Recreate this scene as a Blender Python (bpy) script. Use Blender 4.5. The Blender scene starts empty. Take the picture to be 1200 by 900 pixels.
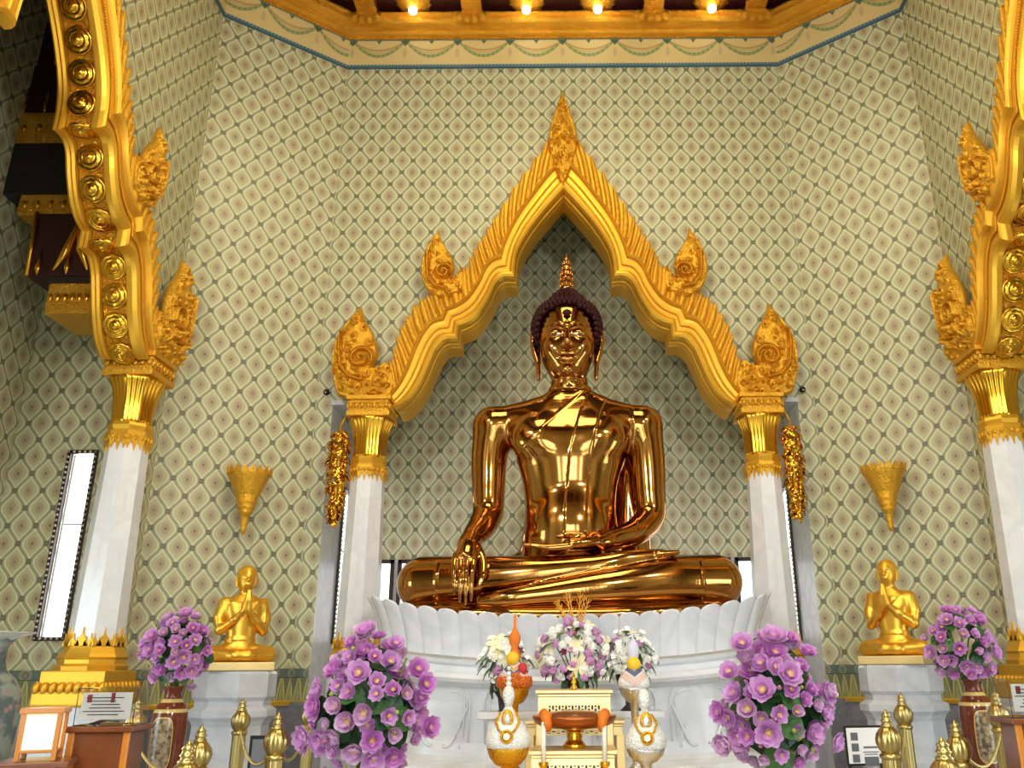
import bpy, bmesh, math, random
import numpy as np
from mathutils import Vector, Matrix
PI = math.pi
sc = bpy.context.scene
COL = sc.collection
EYE = 1.6
FPX = 980.0
TH = math.atan(.338); CT, ST = math.cos(TH), math.sin(TH); AL = math.radians(.4)

def at(u, v, Y):
    """pixel of the photo on the depth plane Y -> world (x, z)"""
    dx, dy = (u-661)/FPX, (450-v)/FPX
    a = dx*math.cos(AL)+dy*math.sin(AL); b = -dx*math.sin(AL)+dy*math.cos(AL)
    t = Y/(CT-b*ST)
    return a*t, (ST+b*CT)*t+EYE

# ------------------------------------------------------------------ camera
cam = bpy.data.cameras.new('camera'); co = bpy.data.objects.new('camera', cam); COL.objects.link(co)
X0, U0, F0 = Vector((1,0,0)), Vector((0,-ST,CT)), Vector((0,CT,ST))
Xc = X0*math.cos(AL)-U0*math.sin(AL); Uc = X0*math.sin(AL)+U0*math.cos(AL)
R = Matrix((Xc, Uc, -F0)).transposed().to_4x4(); R.translation = (0,0,EYE)
co.matrix_world = R
cam.sensor_width = 36; cam.lens = FPX/1200*36; cam.shift_x = -61/1200; cam.clip_start = .05
sc.camera = co

# ------------------------------------------------------------------ object helpers
def link(o, parent=None):
    COL.objects.link(o)
    if parent is not None: o.parent = parent
    return o
def mesh_obj(name, me, m=None, parent=None, loc=None, rot=None, scale=None):
    o = bpy.data.objects.new(name, me)
    if m is not None and not me.materials: me.materials.append(m)
    link(o, parent)
    if loc is not None: o.location = loc
    if rot is not None: o.rotation_euler = rot
    if scale is not None: o.scale = (scale,)*3 if isinstance(scale, (int, float)) else scale
    return o
def tag(o, label=None, cat=None, group=None, kind=None):
    if label: o['label'] = label
    if cat: o['category'] = cat
    if group: o['group'] = group
    if kind: o['kind'] = kind
    return o
def thing(name, label, cat, loc=(0,0,0), rz=0, group=None):
    o = bpy.data.objects.new(name, None); o.empty_display_size = .1; link(o)
    o.location = loc; o.rotation_euler = (0,0,rz)
    return tag(o, label, cat, group)
def copy_tree(o, parent=None):
    c = o.copy(); COL.objects.link(c); c.parent = parent
    for ch in list(o.children): copy_tree(ch, c)
    return c
def dup(o, loc, rz=None, label=None, scale=None):
    c = copy_tree(o); c.location = loc
    if rz is not None: c.rotation_euler = (0,0,rz)
    if label: c['label'] = label
    if scale is not None: c.scale = scale
    return c

class MB:
    """collects shapes into one mesh"""
    def __init__(s): s.v=[]; s.f=[]; s.sm=[]
    def add(s, vs, fs, smooth=True):
        o=len(s.v); s.v.extend([tuple(p) for p in vs]); s.f.extend([tuple(i+o for i in f) for f in fs]); s.sm.extend([smooth]*len(fs)); return s
    def box(s, cx,cy,cz, sx,sy,sz, rz=0, smooth=False):
        c,n=math.cos(rz),math.sin(rz); vs=[]
        for z in (-1,1):
            for x,y in ((-1,-1),(1,-1),(1,1),(-1,1)):
                px,py=x*sx/2,y*sy/2; vs.append((cx+px*c-py*n,cy+px*n+py*c,cz+z*sz/2))
        return s.add(vs,[(3,2,1,0),(4,5,6,7),(0,1,5,4),(1,2,6,5),(2,3,7,6),(3,0,4,7)],smooth)
    def bbox(s, cx,cy,cz,sx,sy,sz,b=.01,rz=0):
        """box with chamfered edges"""
        b=min(b,sx*.45,sy*.45,sz*.45)
        bm=bmesh.new(); bmesh.ops.create_cube(bm,size=1); bmesh.ops.scale(bm,vec=(sx,sy,sz),verts=bm.verts)
        bmesh.ops.bevel(bm,geom=bm.edges[:],offset=b,segments=2,profile=.5,affect='EDGES')
        bmesh.ops.rotate(bm,cent=(0,0,0),matrix=Matrix.Rotation(rz,3,'Z'),verts=bm.verts)
        bm.verts.index_update()
        s.add([(v.co.x+cx,v.co.y+cy,v.co.z+cz) for v in bm.verts],[[v.index for v in f.verts] for f in bm.faces],False); bm.free(); return s
    def lathe(s, prof, n=24, c=(0,0,0), smooth=True, mod=None, ph=0, sq=(1,1), cap=True):
        """prof: (r, z) from bottom to top; mod(theta, k, r)->r"""
        vs=[];fs=[];m=len(prof)
        for k,(r,z) in enumerate(prof):
            for i in range(n):
                a=2*PI*i/n+ph; rr=mod(a,k,r) if mod else r
                vs.append((c[0]+rr*math.cos(a)*sq[0],c[1]+rr*math.sin(a)*sq[1],c[2]+z))
        for k in range(m-1):
            for i in range(n):
                j=(i+1)%n; fs.append((k*n+i,k*n+j,(k+1)*n+j,(k+1)*n+i))
        if cap: fs.append(tuple(range(n-1,-1,-1))); fs.append(tuple((m-1)*n+i for i in range(n)))
        return s.add(vs,fs,smooth)
    def tube(s, pts, r, n=8, smooth=True, close=False):
        pts=[Vector(p) for p in pts]; rs=r if isinstance(r,(list,tuple)) else [r]*len(pts)
        vs=[];fs=[];N=len(pts); up=Vector((0,0,1)); prev=None
        for i,p in enumerate(pts):
            if close: t=pts[(i+1)%N]-pts[i-1]
            else: t=pts[min(i+1,N-1)]-pts[max(i-1,0)]
            t.normalize()
            if prev is None:
                a=up if abs(t.dot(up))<.95 else Vector((1,0,0)); e1=t.cross(a).normalized()
            else: e1=(prev-t*prev.dot(t)).normalized()
            prev=e1; e2=t.cross(e1)
            for k in range(n):
                a=2*PI*k/n; vs.append(p+(e1*math.cos(a)+e2*math.sin(a))*rs[i])
        M=N if close else N-1
        for i in range(M):
            for k in range(n):
                j=(i+1)%N; fs.append((i*n+k,i*n+(k+1)%n,j*n+(k+1)%n,j*n+k))
        if not close: fs.append(tuple(range(n-1,-1,-1))); fs.append(tuple((N-1)*n+k for k in range(n)))
        return s.add(vs,fs,smooth)
    def ball(s, c, r, n=8, m=6, sq=(1,1,1)):
        vs=[(c[0],c[1],c[2]-r*sq[2])];fs=[]
        for k in range(1,m):
            b=-PI/2+PI*k/m
            for i in range(n):
                a=2*PI*i/n; vs.append((c[0]+r*sq[0]*math.cos(b)*math.cos(a),c[1]+r*sq[1]*math.cos(b)*math.sin(a),c[2]+r*sq[2]*math.sin(b)))
        vs.append((c[0],c[1],c[2]+r*sq[2])); T=len(vs)-1
        for i in range(n):
            j=(i+1)%n; fs.append((0,1+j,1+i)); fs.append((T,T-n+i,T-n+j))
            for k in range(m-2): a=1+k*n; fs.append((a+i,a+j,a+n+j,a+n+i))
        return s.add(vs,fs,True)
    def grid(s, P, close_u=False, close_v=False, smooth=True, flip=False):
        """P[i][j] of points"""
        n=len(P);m=len(P[0]);fs=[]
        for i in range(n if close_u else n-1):
            for j in range(m if close_v else m-1):
                a,b,c,d=i*m+j,((i+1)%n)*m+j,((i+1)%n)*m+(j+1)%m,i*m+(j+1)%m
                fs.append((a,d,c,b) if flip else (a,b,c,d))
        return s.add([p for r in P for p in r],fs,smooth)
    def prism(s, pts, y0, y1, axis='y', smooth=False):
        """closed polygon (a, z) extruded along y (or x)"""
        n=len(pts)
        f=(lambda a,b,y:(a,y,b)) if axis=='y' else ((lambda a,b,y:(y,a,b)) if axis=='x' else (lambda a,b,y:(a,b,y)))
        vs=[f(a,b,y0) for a,b in pts]+[f(a,b,y1) for a,b in pts]
        fs=[tuple(range(n)),tuple(range(2*n-1,n-1,-1))]+[(i,i+n,(i+1)%n+n,(i+1)%n) for i in range(n)]
        return s.add(vs,fs,smooth)
    def xf(s, M):
        s.v=[tuple(M@Vector(p)) for p in s.v]; return s
    def join(s, o, M=None):
        return s.add([M@Vector(p) for p in o.v] if M else o.v, o.f) if False else s._join(o,M)
    def _join(s,o,M):
        k=len(s.v); s.v.extend([tuple(M@Vector(p)) for p in o.v] if M else o.v)
        s.f.extend([tuple(i+k for i in f) for f in o.f]); s.sm.extend(o.sm); return s
    def mesh(s, name, m=None, recalc=True):
        me=bpy.data.meshes.new(name); me.from_pydata(s.v,[],s.f)
        me.polygons.foreach_set('use_smooth',s.sm)
        if recalc:
            bm=bmesh.new(); bm.from_mesh(me); bmesh.ops.recalc_face_normals(bm,faces=bm.faces); bm.to_mesh(me); bm.free()
        if m is not None: me.materials.append(m)
        me.update(); return me
    def build(s, name, m=None, parent=None, loc=None, rot=None, recalc=True):
        return mesh_obj(name, s.mesh(name,m,recalc), None, parent, loc, rot)

# ------------------------------------------------------------------ signed distance volumes -> one continuous mesh
def ell(c, r, rot=None):
    c=np.array(c,np.float32); r=np.array(r,np.float32)
    def f(x,y,z):
        X,Y,Z=x-c[0],y-c[1],z-c[2]
        if rot is not None:
            m=rot; X,Y,Z=m[0][0]*X+m[1][0]*Y+m[2][0]*Z, m[0][1]*X+m[1][1]*Y+m[2][1]*Z, m[0][2]*X+m[1][2]*Y+m[2][2]*Z
        k0=np.sqrt((X/r[0])**2+(Y/r[1])**2+(Z/r[2])**2); k1=np.sqrt((X/r[0]**2)**2+(Y/r[1]**2)**2+(Z/r[2]**2)**2)+1e-6
        return k0*(k0-1)/k1
    R_=float(max(r)); return f,(c-R_,c+R_)
def rc(a, b, r1, r2, sq=(1,1,1)):
    q=np.array(sq,np.float32); A=np.array(a,np.float32)/q; B=np.array(b,np.float32)/q; ba=B-A; L=float((ba*ba).sum())+1e-9
    def f(x,y,z):
        X,Y,Z=x/q[0]-A[0],y/q[1]-A[1],z/q[2]-A[2]
        t=np.clip((X*ba[0]+Y*ba[1]+Z*ba[2])/L,0,1)
        return (np.sqrt((X-t*ba[0])**2+(Y-t*ba[1])**2+(Z-t*ba[2])**2)-(r1+t*(r2-r1)))*float(q.min())
    R_=max(r1,r2)*float(q.max()); a=np.array(a);b=np.array(b)
    return f,(np.minimum(a,b)-R_,np.maximum(a,b)+R_)
def rbox(c, h, r):
    c=np.array(c,np.float32); h=np.array(h,np.float32)
    def f(x,y,z):
        qx,qy,qz=np.abs(x-c[0])-h[0]+r,np.abs(y-c[1])-h[1]+r,np.abs(z-c[2])-h[2]+r
        return np.sqrt(np.maximum(qx,0)**2+np.maximum(qy,0)**2+np.maximum(qz,0)**2)+np.minimum(np.maximum(qx,np.maximum(qy,qz)),0)-r
    return f,(c-h,c+h)
def limb(pts, rs, sq=(1,1,1), sub=20, k=.004):
    """one smooth tapered limb through the given joints"""
    P=[np.array(p,float) for p in pts]; n=len(P); Q=[];Rr=[]
    for i in range(n-1):
        p0=P[max(i-1,0)];p1=P[i];p2=P[i+1];p3=P[min(i+2,n-1)]; r0,r1,r2,r3=rs[max(i-1,0)],rs[i],rs[i+1],rs[min(i+2,n-1)]
        for q in range(sub):
            t=q/sub; c=lambda a,b,c_,d:.5*((2*b)+(-a+c_)*t+(2*a-5*b+4*c_-d)*t*t+(-a+3*b-3*c_+d)*t**3)
            Q.append(c(p0,p1,p2,p3)); Rr.append(float(c(r0,r1,r2,r3)))
    Q.append(P[-1]); Rr.append(rs[-1])
    S=[rc(Q[i],Q[i+1],Rr[i],Rr[i+1],sq) for i in range(len(Q)-1)]
    def f(x,y,z):
        d=None
        for g,_ in S:
            e=g(x,y,z); d=e if d is None else np.minimum(d,e)
        return d
    return f,(np.min([b[0] for _,b in S],0),np.max([b[1] for _,b in S],0))
class Vol:
    def __init__(s, lo, hi, h):
        s.lo=np.array(lo,np.float32); s.h=h; s.n=[int(math.ceil((b-a)/h))+1 for a,b in zip(lo,hi)]
        s.F=np.full(s.n,.3,np.float32)
        s.ax=[(s.lo[i]+h*np.arange(s.n[i])).astype(np.float32) for i in range(3)]
    def reg(s, bb, k):
        sl=[]
        for i in range(3):
            a=int(max(0,math.floor((bb[0][i]-k-s.lo[i])/s.h)-2)); b=int(min(s.n[i],math.ceil((bb[1][i]+k-s.lo[i])/s.h)+3))
            if b<=a: return None,None
            sl.append(slice(a,b))
        g=(s.ax[0][sl[0]][:,None,None],s.ax[1][sl[1]][None,:,None],s.ax[2][sl[2]][None,None,:])
        return tuple(sl),g
    def add(s, p, k=.03):
        f,bb=p; sl,g=s.reg(bb,k)
        if sl is None: return s
        d=f(*g); a=s.F[sl]; h=np.clip(.5+.5*(d-a)/k,0,1); s.F[sl]=d*(1-h)+a*h-k*h*(1-h); return s
    def sub(s, p, k=.02):
        f,bb=p; sl,g=s.reg(bb,k)
        if sl is None: return s
        d=-f(*g); a=s.F[sl]; h=np.clip(.5-.5*(d-a)/k,0,1); s.F[sl]=d*(1-h)+a*h+k*h*(1-h); return s
    def mod(s, fn, bb=None):
        bb=bb or (s.lo,[s.ax[i][-1] for i in range(3)])
        sl,g=s.reg(bb,0); s.F[sl]=s.F[sl]+fn(*g).astype(np.float32); return s
    def chain(s, pts, rs, k=.02, sq=(1,1,1)):
        for i in range(len(pts)-1): s.add(rc(pts[i],pts[i+1],rs[i],rs[i+1],sq),k)
        return s
    def mesh(s, name, mat=None, smooth=2):
        F=s.F; F[0]=F[-1]=.3; F[:,0]=F[:,-1]=.3; F[:,:,0]=F[:,:,-1]=.3
        S=F<0
        c=np.zeros([n-1 for n in s.n],np.int8)
        for i in (0,1):
            for j in (0,1):
                for k in (0,1): c+=S[i:s.n[0]-1+i,j:s.n[1]-1+j,k:s.n[2]-1+k]
        act=(c>0)&(c<8); I=np.argwhere(act); idx=np.full(act.shape,-1,np.int32); idx[act]=np.arange(len(I))
        acc=np.zeros((len(I),3),np.float64); cnt=np.zeros(len(I))
        corners=[(i,j,k) for i in (0,1) for j in (0,1) for k in (0,1)]
        val={q:F[I[:,0]+q[0],I[:,1]+q[1],I[:,2]+q[2]].astype(np.float64) for q in corners}
        for a in corners:
            for ax in range(3):
                if a[ax]==0:
                    b=list(a); b[ax]=1; b=tuple(b); A,B=val[a],val[b]; m=(A<0)!=(B<0)
                    t=np.where(m,A/(A-B+(A==B)),0); P=np.tile(np.array(a,float),(len(I),1)); P[:,ax]=t
                    acc[m]+=P[m]; cnt[m]+=1
        V=(I+acc/cnt[:,None])*s.h+s.lo
        quads=[]
        for ax in range(3):
            o=[0,1,2]; o.remove(ax); u,w=o
            sa=[slice(None)]*3; sb=[slice(None)]*3; sa[ax]=slice(0,-1); sb[ax]=slice(1,None)
            ch=S[tuple(sa)]!=S[tuple(sb)]; E=np.argwhere(ch)
            E=E[(E[:,u]>0)&(E[:,w]>0)&(E[:,u]<s.n[u]-1)&(E[:,w]<s.n[w]-1)]
            def g(du,dw):
                Q=E.copy(); Q[:,u]-=du; Q[:,w]-=dw; return idx[Q[:,0],Q[:,1],Q[:,2]]
            q=np.stack([g(1,1),g(0,1),g(0,0),g(1,0)],1)
            fl=S[E[:,0],E[:,1],E[:,2]]
            if ax==1: fl=~fl
            q[~fl]=q[~fl][:,::-1]; quads.append(q)
        Q=np.concatenate(quads); N=len(V)
        if smooth:
            e=np.concatenate([Q[:,[0,1]],Q[:,[1,2]],Q[:,[2,3]],Q[:,[3,0]]]); deg=np.bincount(e.ravel(),minlength=N).astype(float)
            for it in range(smooth*2):
                lam=.5 if it%2==0 else -.52
                A=np.stack([np.bincount(e[:,0],V[e[:,1],d],N)+np.bincount(e[:,1],V[e[:,0],d],N) for d in range(3)],1)/deg[:,None]
                V=V+lam*(A-V)
        me=bpy.data.meshes.new(name); me.vertices.add(N); me.vertices.foreach_set('co',V.astype(np.float32).ravel())
        me.loops.add(len(Q)*4); me.loops.foreach_set('vertex_index',Q.astype(np.int32).ravel())
        me.polygons.add(len(Q)); me.polygons.foreach_set('loop_start',np.arange(0,len(Q)*4,4,dtype=np.int32))
        me.update(calc_edges=True); me.polygons.foreach_set('use_smooth',np.ones(len(Q),bool))
        if mat: me.materials.append(mat)
        me.update(); return me

# ------------------------------------------------------------------ materials
class E_:
    """tiny expression wrapper over shader math nodes"""
    def __init__(s, nt, sock): s.nt=nt; s.s=sock
    def _m(s, op, *a):
        n=s.nt.nodes.new('ShaderNodeMath'); n.operation=op
        for i,x in enumerate((s,)+a):
            if isinstance(x,E_): s.nt.links.new(x.s,n.inputs[i])
            else: n.inputs[i].default_value=x
        return E_(s.nt,n.outputs[0])
    def __add__(s,o): return s._m('ADD',o)
    __radd__=__add__
    def __sub__(s,o): return s._m('SUBTRACT',o)
    def __rsub__(s,o): return (s*-1)+o
    def __mul__(s,o): return s._m('MULTIPLY',o)
    __rmul__=__mul__
    def __truediv__(s,o): return s._m('DIVIDE',o)
    def abs(s): return s._m('ABSOLUTE')
    def lt(s,o): return s._m('LESS_THAN',o)
    def gt(s,o): return s._m('GREATER_THAN',o)
    def min(s,o): return s._m('MINIMUM',o)
    def max(s,o): return s._m('MAXIMUM',o)
    def cos(s): return s._m('COSINE')
    def sin(s): return s._m('SINE')
    def sqrt(s): return s._m('SQRT')
    def pow(s,p): return s._m('POWER',p)
    def round(s): return s._m('ROUND')
    def wrap(s): return s-s.round()
    def step(s, edge, w):
        """1 below edge, 0 above, soft over w"""
        n=s.nt.nodes.new('ShaderNodeMapRange'); n.clamp=True
        s.nt.links.new(s.s,n.inputs[0]); n.inputs[1].default_value=edge-w; n.inputs[2].default_value=edge+w; n.inputs[3].default_value=1; n.inputs[4].default_value=0
        return E_(s.nt,n.outputs[0])
def mixc(nt, f, a, b):
    n=nt.nodes.new('ShaderNodeMix'); n.data_type='RGBA'
    if isinstance(f,E_): nt.links.new(f.s,n.inputs['Factor'])
    else: n.inputs['Factor'].default_value=f
    for s_,x in ((n.inputs[6],a),(n.inputs[7],b)):
        if isinstance(x,(tuple,list)): s_.default_value=(*x[:3],1)
        else: nt.links.new(x,s_)
    return n.outputs[2]
def srgb(r,g,b):
    f=lambda c:(c/255/12.92) if c/255<=.04045 else ((c/255+.055)/1.055)**2.4
    return (f(r),f(g),f(b))
def new_mat(name):
    m=bpy.data.materials.new(name); m.use_nodes=True; nt=m.node_tree; b=nt.nodes['Principled BSDF']; return m,nt,b
def tex(nt, kind, coord='Object', scale=None, **kw):
    c=nt.nodes.new('ShaderNodeTexCoord'); t=nt.nodes.new(kind)
    if scale and isinstance(scale,(tuple,list)):
        mp=nt.nodes.new('ShaderNodeMapping'); mp.inputs['Scale'].default_value=scale; nt.links.new(c.outputs[coord],mp.inputs[0]); nt.links.new(mp.outputs[0],t.inputs['Vector'])
    else:
        nt.links.new(c.outputs[coord],t.inputs['Vector'])
        if scale: t.inputs['Scale'].default_value=scale
    for k,v in kw.items():
        if k in t.inputs: t.inputs[k].default_value=v
        else: setattr(t,k,v)
    return t
def bump(nt, b, height, strength=.3, dist=.01, prev=None):
    n=nt.nodes.new('ShaderNodeBump'); n.inputs['Strength'].default_value=strength; n.inputs['Distance'].default_value=dist
    nt.links.new(height,n.inputs['Height'])
    if prev is not None: nt.links.new(prev,n.inputs['Normal'])
    nt.links.new(n.outputs[0],b.inputs['Normal']); return n.outputs[0]
def simple(name, col, rough=.5, metal=0, spec=None, noise=0, nscale=8, bmp=0, bscale=40, emit=None, estr=0, trans=0, coat=0, ior=None):
    m,nt,b=new_mat(name); b.inputs['Base Color'].default_value=(*col,1); b.inputs['Roughness'].default_value=rough; b.inputs['Metallic'].default_value=metal
    if noise:
        t=tex(nt,'ShaderNodeTexNoise',scale=nscale,Detail=4)
        nt.links.new(mixc(nt,E_(nt,t.outputs[0]),tuple(c*(1-noise) for c in col),tuple(min(1,c*(1+noise)) for c in col)),b.inputs['Base Color'])
    if bmp:
        t=tex(nt,'ShaderNodeTexNoise',scale=bscale,Detail=3); bump(nt,b,t.outputs[0],bmp,.01)
    if emit: b.inputs['Emission Color'].default_value=(*emit,1); b.inputs['Emission Strength'].default_value=estr
    if trans: b.inputs['Transmission Weight'].default_value=trans
    if coat: b.inputs['Coat Weight'].default_value=coat; b.inputs['Coat Roughness'].default_value=.05
    if ior: b.inputs['IOR'].default_value=ior
    return m
def gold(name, col, rough, carve=0, cscale=30, metal=1.0, dist=.02):
    m,nt,b=new_mat(name); b.inputs['Metallic'].default_value=metal
    n=tex(nt,'ShaderNodeTexNoise',scale=3.0,Detail=5)
    f=E_(nt,n.outputs[0])
    nt.links.new(mixc(nt,f,tuple(c*.86 for c in col),tuple(min(1,c*1.12) for c in col)),b.inputs['Base Color'])
    r=f*.2+(rough-.1); nt.links.new(r.s,b.inputs['Roughness'])
    if carve:
        v=tex(nt,'ShaderNodeTexVoronoi',scale=cscale,feature='SMOOTH_F1'); w=tex(nt,'ShaderNodeTexNoise',scale=cscale*1.3,Detail=3,Distortion=2.5)
        h=E_(nt,v.outputs[0])*.9+E_(nt,w.outputs[0])*.7
        bump(nt,b,h.s,carve,dist)
    return m
M={}
GC=srgb(226,172,50)
M['gold']=gold('gilded_gold',GC,.40,metal=.62)
M['gold_carved']=gold('carved_gilded_gold',srgb(226,170,48),.33,.6,44,metal=.68,dist=.014)
M['gold_shiny']=gold('shiny_gold',srgb(232,176,58),.2)
M['gold_mosaic']=gold('mosaic_gold',srgb(232,176,62),.2,.8,60,dist=.02)
M['buddha_gold']=gold('polished_gold',srgb(188,134,70),.11,metal=1)
M['pale_gold']=gold('pale_lacquered_gold',srgb(238,210,146),.36,metal=.55)
M['brass']=gold('aged_brass',srgb(192,170,108),.3)
M['gold_satin']=gold('satin_gold',srgb(232,178,62),.34,metal=.8)
M['dark_hair']=simple('dark_red_brown_hair',srgb(50,10,14),.5); M['dark_hair'].node_tree.nodes['Principled BSDF'].inputs['Specular IOR Level'].default_value=.22
M['black']=simple('black_paint',(.01,.01,.011),.35)
M['dark_red']=simple('dark_red_lacquer',srgb(48,10,16),.4)
M['dark_brown']=simple('dark_brown_lacquer',srgb(40,22,16),.4)
M['wood']=simple('brown_varnished_wood',srgb(120,62,26),.35,noise=.35,nscale=5,coat=.3)
M['white']=simple('white_paint',(.8,.8,.8),.5)
M['orange_wood']=simple('orange_teak',srgb(206,128,40),.35,noise=.2,nscale=9,coat=.3)
M['silver']=simple('silver_metal',(.8,.8,.82),.2,1)
M['stem']=simple('green_stem',srgb(96,120,50),.6)
M['leaf']=simple('green_leaf',srgb(62,104,44),.45,noise=.35,nscale=14)
M['leaf_dark']=simple('dark_green_leaf',srgb(36,72,36),.42,noise=.3,nscale=14)
M['white_petal']=simple('white_petal',srgb(252,251,244),.5)
M['cream_petal']=simple('cream_petal',srgb(244,236,196),.55)
M['lilac_petal']=simple('lilac_petal',srgb(214,160,204),.55)
M['maroon_petal']=simple('maroon_petal',srgb(120,30,60),.55)
M['seed']=simple('yellow_flower_center',srgb(226,196,110),.6)
M['bud_green']=simple('green_bud',srgb(150,166,70),.55)
M['orange_cloth']=simple('orange_petals',srgb(226,120,20),.6,bmp=.6,bscale=90)
M['twig']=simple('golden_orange_twig',srgb(214,150,50),.5)
M['glow_paper']=simple('lit_paper',(1,.93,.78),.6,emit=(1,.82,.5),estr=.45)
M['bulb']=simple('lit_bulb',(1,.9,.7),.4,emit=(1,.86,.62),estr=14)
M['acrylic']=simple('clear_acrylic',(1,1,1),.02,trans=1,ior=1.15)
M['candle']=simple('white_candle_wax',srgb(236,230,214),.4)

def marble(name, base, vein, rough=.18, scale=2.2, amt=.5):
    m,nt,b=new_mat(name)
    n=tex(nt,'ShaderNodeTexNoise',scale=scale,Detail=8,Distortion=1.6)
    f=(E_(nt,n.outputs[0])-.5).abs()
    v=f.step(.05,.05)*amt
    n2=tex(nt,'ShaderNodeTexNoise',scale=scale*3,Detail=6)
    c1=mixc(nt,E_(nt,n2.outputs[0]),tuple(c*.9 for c in base),base)
    nt.links.new(mixc(nt,v,c1,vein),b.inputs['Base Color']); b.inputs['Roughness'].default_value=rough
    return m
M['marble']=marble('white_marble',srgb(234,235,238),srgb(196,199,206),.2,1.6,.32)
M['marble_grey']=marble('grey_marble',srgb(204,206,210),srgb(172,174,180),.2,2)
M['marble_polished']=marble('polished_pale_marble',srgb(228,230,230),srgb(190,194,196),.32,2.4)
M['marble_dark']=marble('blue_grey_marble',srgb(140,143,152),srgb(105,108,116),.22,3)
M['floor']=marble('floor_marble',srgb(190,186,178),srgb(140,134,126),.15,1.5)

def uvsep(nt):
    c=nt.nodes.new('ShaderNodeTexCoord'); s=nt.nodes.new('ShaderNodeSeparateXYZ'); nt.links.new(c.outputs['UV'],s.inputs[0])
    return E_(nt,s.outputs[0]),E_(nt,s.outputs[1])
def wallpaper():
    m,nt,b=new_mat('ogee_lattice_wallpaper'); U,V=uvsep(nt)
    u=U/.268; v=(V-8.61)/.336
    ax,ay=(u-.5).wrap(),v.wrap(); bx,by=u.wrap(),(v-.5).wrap()
    sel=(ax.abs()+ay.abs()).lt(.5)
    x=ax.abs()*sel+bx.abs()*(1-sel); y=ay.abs()*sel+by.abs()*(1-sel)
    w=((y*(2*PI/.95)).cos()*.5+.5)*.352+(-.016)
    d=x-w
    q1=u.wrap().abs()+v.wrap().abs(); q2=(u-.5).wrap().abs()+(v-.5).wrap().abs(); q=q1.min(q2)
    qq=u.wrap().abs().max(v.wrap().abs()*1.1).min((u-.5).wrap().abs().max((v-.5).wrap().abs()*1.1))
    rr=(x*x*1.2+y*y*.9).sqrt()
    band=srgb(152,155,124); line=srgb(212,213,174); inner=srgb(186,182,142); core=srgb(163,147,118); red=srgb(124,62,44); node=srgb(102,98,78); halo=srgb(176,172,130)
    c=mixc(nt,d.step(.0,.012),band,inner)
    c=mixc(nt,d.abs().step(.032,.012),c,line)
    mid=((x+y)-.5).abs()
    c=mixc(nt,mid.step(.010,.01)*d.gt(.04)*.12,c,srgb(122,132,104))
    c=mixc(nt,rr.step(.175,.07)*.85,c,core)
    c=mixc(nt,(rr-.205).abs().step(.012,.012)*.3*d.lt(-.04),c,srgb(205,190,140))
    alt=(V/.672).wrap().gt(0)
    c=mixc(nt,rr.step(.036,.014)*(alt*.35+.65),c,red)
    c=mixc(nt,qq.step(.084,.014),c,node)
    c=mixc(nt,qq.step(.03,.012)*.6,c,srgb(150,140,104))
    nz=tex(nt,'ShaderNodeTexNoise',coord='UV',scale=1.1,Detail=3)
    nz2=E_(nt,nz.outputs[0])*.14
    c=mixc(nt,nz2,c,srgb(120,120,96))
    nt.links.new(c,b.inputs['Base Color']); b.inputs['Roughness'].default_value=.42
    bump(nt,b,(d.abs().step(.026,.014)+rr.step(.1,.05)).s,.25,.006)
    return m
M['wallpaper']=wallpaper()
def frieze_mat():
    m,nt,b=new_mat('garland_frieze'); U,V=uvsep(nt)   # V 0..1, U metres
    t=(U/.69).wrap(); t2=t*t*4
    base=srgb(206,184,126)
    def swag(depth,top,th): return (V-(t2*depth+(top-depth))).abs().step(th,.02)
    c=mixc(nt,swag(.55,.94,.055),base,srgb(118,138,88)) 
    c=mixc(nt,swag(.33,.92,.025),c,srgb(170,132,78))
    c=mixc(nt,swag(.42,.93,.012),c,srgb(150,150,100))
    dots=((U/.06).wrap().abs().step(.2,.1))*swag(.55,.94,.035)
    c=mixc(nt,dots*.7,c,srgb(170,176,120))
    e=(U/.69-.5).wrap().abs()*.69
    tas=(e*e*60+(V-.5)*(V-.5)*1.6).sqrt().step(.2,.05)
    c=mixc(nt,tas*.6,c,srgb(170,150,124))
    tri=((e/.09)+(1.0-V)/.26).step(1,.1)
    c=mixc(nt,tri,c,srgb(66,96,74))
    tri2=(t.abs()*.69/.05+(1.0-V)/.2).step(1,.1)
    c=mixc(nt,tri2,c,srgb(70,100,76))
    edge=V.lt(.09)._m('MAXIMUM',V.gt(.93))
    dt=(U/.045).wrap().abs().step(.22,.06)
    blue=mixc(nt,dt,srgb(60,96,118),srgb(120,150,150))
    c=mixc(nt,edge,c,blue)
    nt.links.new(c,b.inputs['Base Color']); b.inputs['Roughness'].default_value=.5
    return m
M['frieze']=frieze_mat()
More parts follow.
